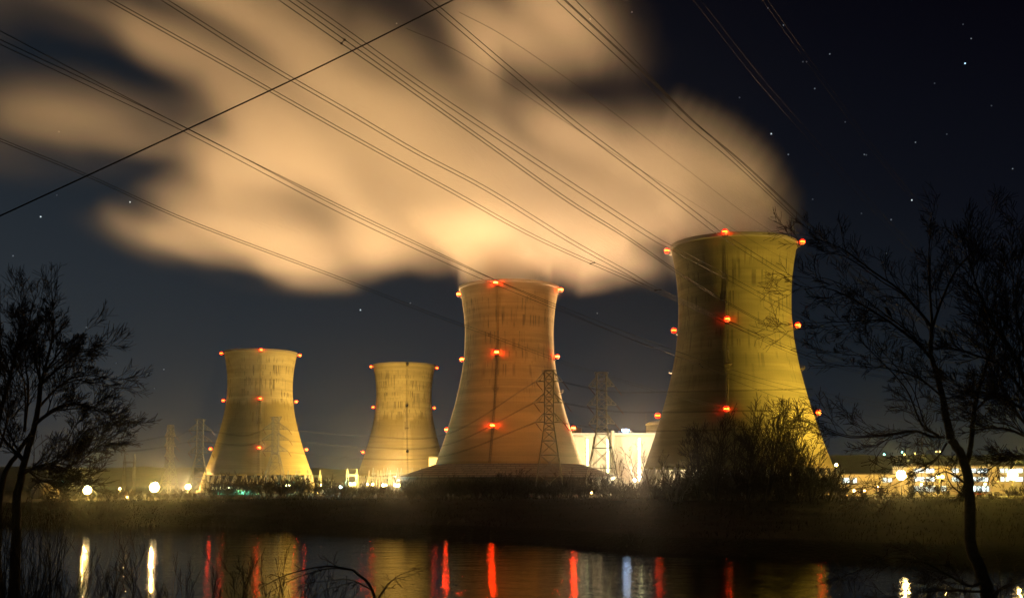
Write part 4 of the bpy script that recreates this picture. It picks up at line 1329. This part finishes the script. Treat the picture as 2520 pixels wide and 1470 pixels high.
def traced_tree(name, base, trunk, limbs, label, P, extra=1.0, mats=('bark', 'twig')):
    t = thing(name, base, label, 'tree', 'bare trees on the near bank')
    tm = MB()
    for l in trunk:
        p, r = limb(*l); tm.tube(p, [q * .74 for q in r], 9)
    rebase(tm, base); tm.build('trunk', M[mats[0]], t, True)
    cm = MB()
    more = []
    for l in limbs:                          # a thinner companion to every limb, drifting away from it
        du, dv, dd = rnd.uniform(-34, 34), rnd.uniform(-34, 30), rnd.uniform(-2.2, 2.2)
        n_ = len(l[0]) - 1
        more.append(([(u + du * i / n_, v + dv * i / n_) for i, (u, v) in enumerate(l[0])], l[1], l[2] + dd, l[3] * .6, l[4]))
    for l in list(limbs) + more:
        p, r = limb(*l[:5]); r = [q * .72 for q in r]
        cm.tube(p, r, 6)
        Ltot = sum((p[i + 1] - p[i]).length for i in range(len(p) - 1))
        spawn(cm, p, r, min(P['lmax'], Ltot * P['first']), 1, P, k=max(3, int(Ltot * P['dens'] * extra)), t0=.12)
        e = (p[-1] - p[-2]).normalized()
        branch(cm, p[-1], e, P['lmax'] * .5, r[-1], 2, P)
    rebase(cm, base); cm.build('crown', M[mats[1]], t)
    return t


PT = dict(levels=4, wander=.12, up=.03, rmin=.0095, kids=(5, 7), angle=(22, 55), len=(.42, .70), first=.5, lmax=3.0, dens=3.7, centre=at(50, 1130, 45), out=.06)
DL = 45
base = at(52, 1500, DL); base.z = near_z(base.x, DL) - .2
traced_tree('bare_tree', base,
    [([(15, 1720), (32, 1480), (40, 1310), (45, 1210), (60, 1135), (85, 1045), (100, 945)], DL, DL, .36, .12),
     ([(-25, 1700), (-10, 1480), (-2, 1290), (8, 1175), (45, 1112), (88, 1050)], DL + .3, DL + .4, .25, .10),
     ([(30, 1700), (-5, 1400), (-20, 1200), (-8, 1060), (12, 975)], DL + 1.0, DL + 1.4, .24, .11)],
    [([(100, 945), (118, 880), (130, 820), (128, 785)], DL, DL + .5, .11, .02), ([(12, 975), (30, 900), (46, 820), (46, 770)], DL + 1.4, DL + 1, .10, .02),
     ([(85, 1045), (130, 1008), (175, 992), (222, 1000), (250, 1015)], DL, DL - 1.5, .11, .02), ([(100, 945), (150, 900), (195, 868), (230, 862)], DL, DL + 1.5, .10, .02),
     ([(45, 1170), (90, 1148), (125, 1143), (165, 1150), (210, 1117), (245, 1090)], DL, DL - 1, .11, .02), ([(60, 1135), (10, 1080), (-40, 1000)], DL, DL - 1.5, .12, .02),
     ([(30, 930), (-10, 870), (-25, 810)], DL + 1.4, DL + 2, .09, .02), ([(88, 1010), (140, 955), (190, 935), (240, 945)], DL + .2, DL + 2, .09, .02),
     ([(100, 945), (86, 870), (90, 810)], DL, DL - 1, .09, .02), ([(60, 1060), (70, 960), (62, 880), (72, 800)], DL + .4, DL - 1, .09, .02),
     ([(125, 1143), (165, 1120), (205, 1065), (240, 1050)], DL - .6, DL - 2, .07, .02), ([(110, 915), (160, 850), (190, 830)], DL, DL + .6, .07, .02),
     ([(0, 1100), (20, 1010), (10, 900)], DL + 1, DL + 2.2, .08, .02), ([(60, 1150), (110, 1185), (180, 1190)], DL, DL - 1, .07, .015)],
    'big bare many stemmed tree on the near bank beside the bright floodlights', PT)

PR = dict(levels=4, wander=.14, up=.03, rmin=.0080, kids=(4, 6), angle=(24, 60), len=(.44, .74), first=.36, lmax=2.7, dens=1.8, centre=at(2360, 1060, 40), out=.04)
DR = 40
base = at(2450, 1500, DR); base.z = near_z(base.x, DR) - .2
traced_tree('bare_tree', base,
    [([(2475, 1760), (2450, 1520), (2434, 1470), (2412, 1400), (2391, 1335), (2386, 1225), (2374, 1135), (2339, 1080)], DR, DR, .42, .20),
     ([(2339, 1080), (2326, 1010), (2319, 975), (2303, 910), (2291, 872), (2294, 800)], DR, DR + .3, .20, .10),
     ([(2378, 1140), (2388, 1105), (2394, 1035), (2404, 975), (2420, 920), (2434, 880)], DR, DR + 1, .15, .08)],
    [([(2294, 800), (2287, 700), (2286, 620), (2292, 560)], DR + .3, DR + .5, .08, .012), ([(2294, 806), (2317, 741), (2355, 662), (2415, 597), (2440, 545)], DR + .3, DR + 1.5, .08, .012),
     ([(2290, 800), (2257, 760), (2214, 713), (2159, 675), (2083, 618), (2045, 600), (1990, 580)], DR + .2, DR - 1, .085, .012), ([(2291, 880), (2266, 852), (2225, 817), (2149, 765), (2132, 755), (2078, 724), (2023, 706), (1985, 710)], DR, DR - 2, .09, .012),
     ([(2187, 790), (2149, 787), (2072, 791), (1985, 794)], DR - 1, DR - 2, .05, .012), ([(2322, 1075), (2289, 1072), (2249, 1060), (2179, 1071), (2094, 1075), (2044, 1060), (1985, 1035)], DR, DR - 2, .085, .012),
     ([(2310, 1070), (2269, 1045), (2229, 955), (2149, 868), (2090, 810)], DR, DR + 1.5, .07, .012), ([(2434, 880), (2455, 800), (2450, 720), (2480, 640)], DR + 1, DR + 1.8, .07, .012),
     ([(2400, 1010), (2450, 960), (2500, 900)], DR + .5, DR - .5, .06, .012), ([(2319, 975), (2260, 930), (2180, 905), (2100, 900)], DR, DR - 1.4, .06, .012),
     ([(2330, 1090), (2300, 1130), (2240, 1160), (2170, 1185)], DR, DR - 1.4, .06, .012), ([(2378, 1190), (2330, 1160), (2290, 1175), (2230, 1190)], DR - .2, DR - 1.2, .05, .01),
     ([(2380, 1225), (2340, 1190), (2325, 1150)], DR, DR - .8, .05, .012), ([(2420, 1430), (2384, 1440), (2325, 1408), (2269, 1380), (2190, 1372), (2120, 1400)], DR - .3, DR - 2.4, .09, .015),
     ([(2424, 1455), (2350, 1452), (2290, 1452), (2210, 1465)], DR - .3, DR - 2, .08, .015), ([(2434, 1470), (2470, 1445), (2530, 1425)], DR, DR - 1, .10, .02)],
    'bare tree with a thick leaning trunk in front of the office building', PR)

PQ = dict(levels=4, wander=.13, up=.03, rmin=.0085, kids=(4, 6), angle=(18, 50), len=(.46, .74), first=.40, lmax=2.6, dens=2.7, centre=at(2560, 1080, 37), out=.05)
DQ = 37
base = at(2600, 1500, DQ); base.z = near_z(base.x, DQ) - .2
traced_tree('bare_tree', base,
    [([(2610, 1750), (2590, 1400), (2570, 1150), (2535, 990)], DQ, DQ, .30, .14)],
    [([(2535, 990), (2500, 880), (2440, 790), (2402, 700), (2392, 640)], DQ, DQ + .6, .11, .015), ([(2535, 990), (2470, 905), (2390, 870), (2330, 855)], DQ, DQ - 1, .10, .015), ([(2545, 1020), (2460, 975), (2390, 960), (2335, 935)], DQ, DQ - 1.5, .09, .015),
     ([(2560, 1090), (2480, 1055), (2420, 1050), (2360, 1020)], DQ, DQ - 1, .08, .015), ([(2535, 980), (2520, 850), (2500, 740), (2512, 640)], DQ, DQ + 1, .09, .015), ([(2560, 1080), (2500, 1010), (2440, 880), (2430, 800)], DQ + .2, DQ + 1.5, .08, .015),
     ([(2570, 1150), (2520, 1120), (2470, 1130), (2430, 1160)], DQ, DQ - .6, .06, .012), ([(2535, 950), (2560, 820), (2540, 700)], DQ, DQ + 1, .08, .015)],
    'densely twigged bare tree cut off by the picture edge', PQ, extra=1.35)

PM = dict(levels=3, wander=.12, up=.06, rmin=.060, kids=(6, 8), angle=(18, 52), len=(.44, .70))


def stem_tree(name, u, D, v_top, label, group, stems=3, spread=.25, P=PM, r0=.34, cat='tree', mats=('bark', 'twig'), zf=gz, v_base=None):
    x = X(u, D) if v_base is None else at(u, v_base, D).x
    g = zf(x, D) - .15
    H = at(u, v_top, D).z - g
    t = thing(name, (x, D, g), label, cat, group)
    tm, cm = MB(), MB()
    for s_ in range(stems):
        an = rnd.uniform(0, 2 * math.pi)
        d = Vector((math.cos(an) * spread * rnd.uniform(.4, 1), math.sin(an) * spread * rnd.uniform(.4, 1), 1)).normalized()
        L = H * rnd.uniform(.72, .98) if s_ else H * .94
        p, pts, rad = Vector((math.cos(an) * r0 * .8, math.sin(an) * r0 * .8, 0)), [], []
        n = 9
        for i in range(n + 1):
            pts.append(p.copy()); rad.append(max(P['rmin'], r0 * (1 - .9 * i / n) * (1 if s_ == 0 else .75)))
            d = (d + rvec() * .09 + Vector((0, 0, .03))).normalized(); p = p + d * (L / n)
        tm.tube(pts, rad, 6)
        spawn(cm, pts, rad, H * .42, 1, P, k=rnd.randint(11, 14), t0=.16)
    tm.build('trunk', M[mats[0]], t); cm.build('crown', M[mats[1]], t)
    return t


for u, D_, vt, lab in ((1688, 318, 1120, 'small bare tree at the shaded side of the largest tower'), (1722, 312, 1060, 'bare tree just beside the smallest of the tower foot grove'), (1763, 300, 1012, 'bare tree under the lowest front beacon of the largest tower'),
                       (1802, 322, 1040, 'slender bare tree right of the lowest front beacon'), (1838, 306, 1002, 'tall bare tree near the middle of the tower foot grove'), (1881, 300, 986, 'tallest bare tree of the tower foot grove'),
                       (1922, 312, 1003, 'spreading bare tree next to the tallest of the tower foot grove'), (1962, 320, 1062, 'bare tree before the sunlit looking flank of the largest tower'), (1996, 305, 1096, 'low bare tree below the outer low beacon of the largest tower'), (1742, 328, 1085, 'bare tree with a dense crown on the shaded half of the largest tower'), (1860, 330, 1050, 'shorter bare tree standing behind the tallest of the tower foot grove'), (1942, 332, 1030, 'bare tree with upright stems before the bright flank of the largest tower'), (2036, 316, 1150, 'lowest bare tree of the grove, beside the tower foot floodlight')):
    stem_tree('bare_tree', u, D_, vt, lab.replace('right of', 'close to').replace('sunlit looking', 'bright'), 'bare trees at the foot of the largest tower', stems=4 if vt < 1100 else 3, spread=.40)
PS = dict(levels=3, wander=.2, up=.10, rmin=.035, kids=(3, 5), angle=(20, 45), len=(.4, .62))
for u, D_, vt, lab in ((1494, 335, 1140, 'thin sapling below the pylon before the cream building'), (1532, 330, 1096, 'thin sapling in front of the vent stack'), (1568, 338, 1092, 'sapling in front of the last glazed strip'),
                       (1603, 325, 1078, 'leaning sapling between cream building and largest tower'), (1642, 330, 1112, 'sapling against the shaded edge of the largest tower'), (1395, 345, 1150, 'thin sapling before the skirt of the reddish tower')):
    stem_tree('sapling', u, D_, vt, lab, 'saplings on the island bank', stems=2, spread=.35, P=PS, r0=.16, mats=('pale_bark', 'pale_bark'))

# low shrubs along the island bank: a few grown kinds, many copies
PB = dict(levels=2, wander=.25, up=.10, rmin=.03, kids=(4, 6), angle=(18, 50), len=(.4, .7))
kinds = []
for i in range(5):
    tm = MB()
    for s_ in range(11):
        an = rnd.uniform(0, 6.28)
        branch(tm, Vector((rnd.uniform(-.6, .6), rnd.uniform(-.6, .6), 0)), Vector((math.cos(an) * rnd.uniform(.1, .7), math.sin(an) * rnd.uniform(.1, .7), 1)).normalized(), rnd.uniform(2.2, 4.2), .07, 0, PB)
    kinds.append(tm.mesh('bare_shrub', M['twig']))


def shrubs(n, ua, ub, Da, Db, sa, sb, label, group):
    for i in range(n):
        u = ua + (ub - ua) * (i + rnd.random()) / n
        D_ = rnd.uniform(Da, Db); x = X(u, D_)
        o = link(kinds[i % 5], 'bare_shrub', None, (x, D_, gz(x, D_) - .1), rnd.uniform(0, 6.28))
        s_ = rnd.uniform(sa, sb); o.scale = (s_ * rnd.uniform(.9, 1.5), s_ * rnd.uniform(.9, 1.5), s_)
        tag(o, label, 'shrub', group)


shrubs(26, 510, 800, 395, 470, .8, 2.0, 'bare shrub among those below the banded tower', 'shrubs below the banded tower')
shrubs(22, 800, 1010, 380, 440, .6, 1.2, 'low bare shrub among those in front of the substation', 'shrubs in front of the substation')
shrubs(40, 1000, 1500, 335, 365, .7, 1.8, 'dark bare shrub in the row before the louvred wall', 'shrubs before the louvred wall')
shrubs(26, 1500, 1720, 310, 350, .5, 1.4, 'dark bare shrub among those before the cream building', 'shrubs before the cream building')
shrubs(44, 1640, 2060, 300, 345, 1.0, 2.3, 'dark bare shrub among the tower foot trees', 'shrubs among the tower foot trees')
shrubs(24, 2040, 2530, 330, 370, .4, 1.2, 'bare shrub in the row before the office building', 'shrubs before the office building')
shrubs(26, 100, 510, 368, 400, .3, .9, 'low bare shrub among those below the three large floodlights', 'shrubs below the large floodlights')

# dry grass on the island bank: nobody could count it
gm = MB()
for i in range(14000):
    u = rnd.uniform(-100, 2620); x = X(u, 300) * 1.05
    s0, p0 = lerp(SHORE, x), lerp(PLAT, x)
    y = s0 + (p0 - s0) * rnd.uniform(.04, 1.12)
    z = gz(x, y) - .1
    cl = mnoise.noise(Vector((x * .09, y * .09, 3))) + .6 * mnoise.noise(Vector((x * .3, y * .3, 7)))
    if cl < -.25 and rnd.random() < .7: continue
    h_ = rnd.uniform(.35, 1.1) * (1 + 1.6 * max(0, cl)); w_ = rnd.uniform(.05, .12); lx_, ly_ = rnd.uniform(-.6, .6), rnd.uniform(-.4, .4)
    gm.add([(x - w_, y, z), (x + w_, y, z), (x + lx_ * .5, y + ly_ * .5, z + h_ * .6), (x + lx_, y + ly_, z + h_)], [(0, 1, 2), (2, 1, 3)])
tag(gm.build('dry_grass', plain('dry grass', (.017, .013, .007), .9, 0, .5, .05)), 'dry winter grass on the island bank', kind='stuff')

# shrubs on the near bank, in front of the water
PN = dict(levels=3, wander=.17, up=.12, rmin=.005, kids=(4, 6), angle=(15, 42), len=(.35, .62))


def near_shrub(u, D_, v_top, n, wid, label, lean=0.0):
    x = at(u, 1300, D_).x; g = near_z(x, D_) - .1
    H = at(u, v_top, D_).z - g
    t = thing('twiggy_shrub', (x, D_, g), label, 'shrub', 'twiggy shrubs on the near bank')
    st, tw = MB(), MB()
    for s_ in range(n):
        bx = rnd.uniform(-wid, wid)
        d = Vector((bx / wid * .32 + lean + rnd.uniform(-.12, .12), rnd.uniform(-.15, .15), 1)).normalized()
        p = Vector((bx * .18, rnd.uniform(-.15, .15), 0)); L = H * rnd.uniform(.62, .98); pts, rad = [], []
        for i in range(10):
            pts.append(p.copy()); rad.append(.030 * (1 - .8 * i / 9))
            d = (d + rvec() * .07 + Vector((0, 0, .02))).normalized(); p = p + d * (L / 9)
        st.tube(pts, rad, 4, False)
        spawn(tw, pts, rad, H * .30, 1, PN, k=rnd.randint(8, 11), t0=.30)
    st.build('stem', M['twig'], t); tw.build('twigs', M['twig'], t)


for u, D_, vt, n, wd_, lab in ((-5, 38, 1260, 16, 1.6, 'dense twiggy shrub round the outer stem of the big bare tree'), (52, 40, 1285, 16, 1.6, 'dense twiggy shrub round the main stem of the big bare tree'), (112, 39, 1300, 14, 1.5, 'dense twiggy shrub under the low bough of the big bare tree'), (30, 33, 1330, 16, 1.5, 'dense low twiggy shrub in front of the stems of the big bare tree'), (-20, 30, 1230, 10, 1.2, 'twiggy shrub half out of the picture under the big bare tree'), (60, 34, 1225, 10, 1.3, 'tall twiggy shrub hiding the stems of the big bare tree'), (145, 31, 1262, 9, 1.2, 'twiggy shrub between the big bare tree and the water'), (18, 24, 1215, 9, 1.1, 'twiggy shrub in the darkest corner under the big bare tree'), (105, 27, 1250, 9, 1.2, 'twiggy shrub at the foot of the big bare tree'), (185, 25, 1290, 8, 1.1, 'twiggy shrub before the bright floodlight next to the big bare tree'),
                               (262, 28, 1335, 8, 1.1, 'twiggy shrub just before the short light streak in the water'), (325, 24, 1372, 8, .9, 'low twiggy shrub before the long light streak in the water'), (440, 26, 1318, 6, .9, 'open twiggy shrub just past the long light streak in the water'),
                               (500, 24, 1352, 8, .9, 'twiggy shrub before the first red streak in the water'), (565, 27, 1312, 8, 1.0, 'upright twiggy shrub between the first two red streaks'), (640, 25, 1338, 7, .8, 'twiggy shrub before the second red streak'),
                               (712, 28, 1372, 7, .8, 'twiggy shrub before the third red streak'), (800, 25, 1405, 6, .8, 'low twiggy shrub past the third red streak'), (392, 22, 1395, 8, .8, 'lowest twiggy shrub below the brightest floodlight'), (2050, 25, 1400, 5, 1.0, 'twiggy shrub before the yellow streak beside the leaning tree'),
                               (2170, 24, 1395, 6, 1.0, 'twiggy shrub left of the leaning trunk'), (2330, 23, 1410, 7, 1.0, 'twiggy shrub at the foot of the leaning trunk'), (2480, 24, 1370, 8, 1.1, 'twiggy shrub beyond the leaning trunk')):
    near_shrub(u, D_, vt, n, wd_, lab.replace('left of', 'short of'))

# one arching bough over the water
base = at(930, 1560, 20); base.z = near_z(base.x, 20) - .1
PA = dict(levels=3, wander=.2, up=-.02, rmin=.005, kids=(3, 5), angle=(20, 55), len=(.4, .7), first=.3, lmax=.9, dens=3.0)
at_ = traced_tree('arching_shrub', base, [([(935, 1900), (930, 1560), (915, 1450), (870, 1402)], 20, 20, .05, .03)],
    [([(870, 1402), (815, 1392), (760, 1398), (700, 1415), (650, 1440)], 20, 20.4, .03, .008), ([(915, 1450), (860, 1425), (790, 1430)], 20, 19.4, .02, .008), ([(925, 1480), (960, 1430), (1010, 1415)], 20, 20.3, .02, .007)],
    'shrub with one long bough arching over the water', PA)
at_['category'] = 'shrub'; at_['group'] = 'twiggy shrubs on the near bank'

# ------------------------------------------------------------------ bird in the leaning tree
bp = at(2187, 778, DR - .95)
bd = thing('bird', bp, 'small dark bird perched in the bare leaning tree', 'bird')
b = MB()
ax = [((-.13, -.17), .012), ((-.10, -.12), .022), ((-.05, -.03), .055), ((0, .05), .075), ((.035, .12), .070), ((.06, .17), .050), ((.075, .205), .048), ((.095, .225), .036), ((.125, .225), .012), ((.15, .22), .002)]
b.tube([Vector((-x * .9, x * .3, z + .10)) for (x, z), r_ in ax], [r_ for _, r_ in ax], 10)
b.build('body', M['dark_steel'] if False else plain('dark feathers', (.03, .027, .025), .8), bd, True)
b = MB()
for s_ in (-.025, .025): b.tube([Vector((0, s_, .10)), Vector((.005, s_, .04)), Vector((.0, s_, -.005)), Vector((-.03, s_, -.01))], .006, 4)
b.build('leg', M['dark_steel'], bd)
perch = None

# ------------------------------------------------------------------ stars
STM = {k: glow('star ' + k, c, s_) for k, c, s_ in (('blue', (.45, .75, 1), 1.8), ('white', (.8, .95, 1), .9), ('dim', (.7, .85, 1), .17), ('faint', (.6, .75, 1), .06))}
sm_ = {}
for k in STM:
    b = MB(); b.ball((0, 0, 0), 6.5 if k in ('blue', 'white') else 6.0, 8, 6); sm_[k] = b.mesh('star', STM[k])
NAMED = [(2375, 156, 'blue', 'brightest star, bluish, high in the dark corner of the sky'), (1898, 329, 'white', 'bright star just off the steam above the largest tower'), (2244, 492, 'white', 'bright star above the twiggy trees'),
         (320, 497, 'white', 'bright star under the two crossing cables'), (100, 533, 'white', 'star near the thick slanting cable close to the picture edge'), (887, 762, 'white', 'lone star above the evenly lit tower'),
         (2181, 624, 'dim', 'star close among the top twigs of the leaning tree'), (32, 629, 'dim', 'dim star near the picture edge above the bare many stemmed tree'), (1452, 47, 'dim', 'dim star beside the four wire line near the picture top')]
for u, v, k, lab in NAMED:
    tag(link(sm_[k], 'star', None, at(u, v, 9000)), lab, 'star', 'stars')
for u, v, k in [(2193, 540, 'dim'), (976, 58, 'faint'), (2127, 380, 'dim'), (2132, 381, 'faint'), (1940, 380, 'dim'), (2390, 95, 'dim'), (2492, 415, 'dim'), (403, 908, 'dim'), (213, 805, 'dim'), (145, 324, 'faint'), (2253, 350, 'dim'), (2000, 490, 'faint'), (1985, 152, 'faint'), (1928, 62, 'dim'),
                (2042, 133, 'dim'), (1976, 152, 'faint'), (2005, 218, 'dim'), (1890, 20, 'faint'), (2120, 525, 'faint'), (2370, 60, 'faint'), (380, 955, 'faint'), (1555, 370 - 340, 'faint'), (1820, 240, 'faint'), (2300, 205, 'faint'), (2440, 260, 'faint'), (2080, 300, 'faint'), (2330, 330, 'faint'), (140, 480, 'faint'), (1010, 745, 'faint'), (1470, 770, 'faint'), (285, 893, 'faint')]:
    tag(link(sm_[k], 'star', None, at(u, v, 9000)), 'faint star among many in the dark sky', 'star', 'faint stars')
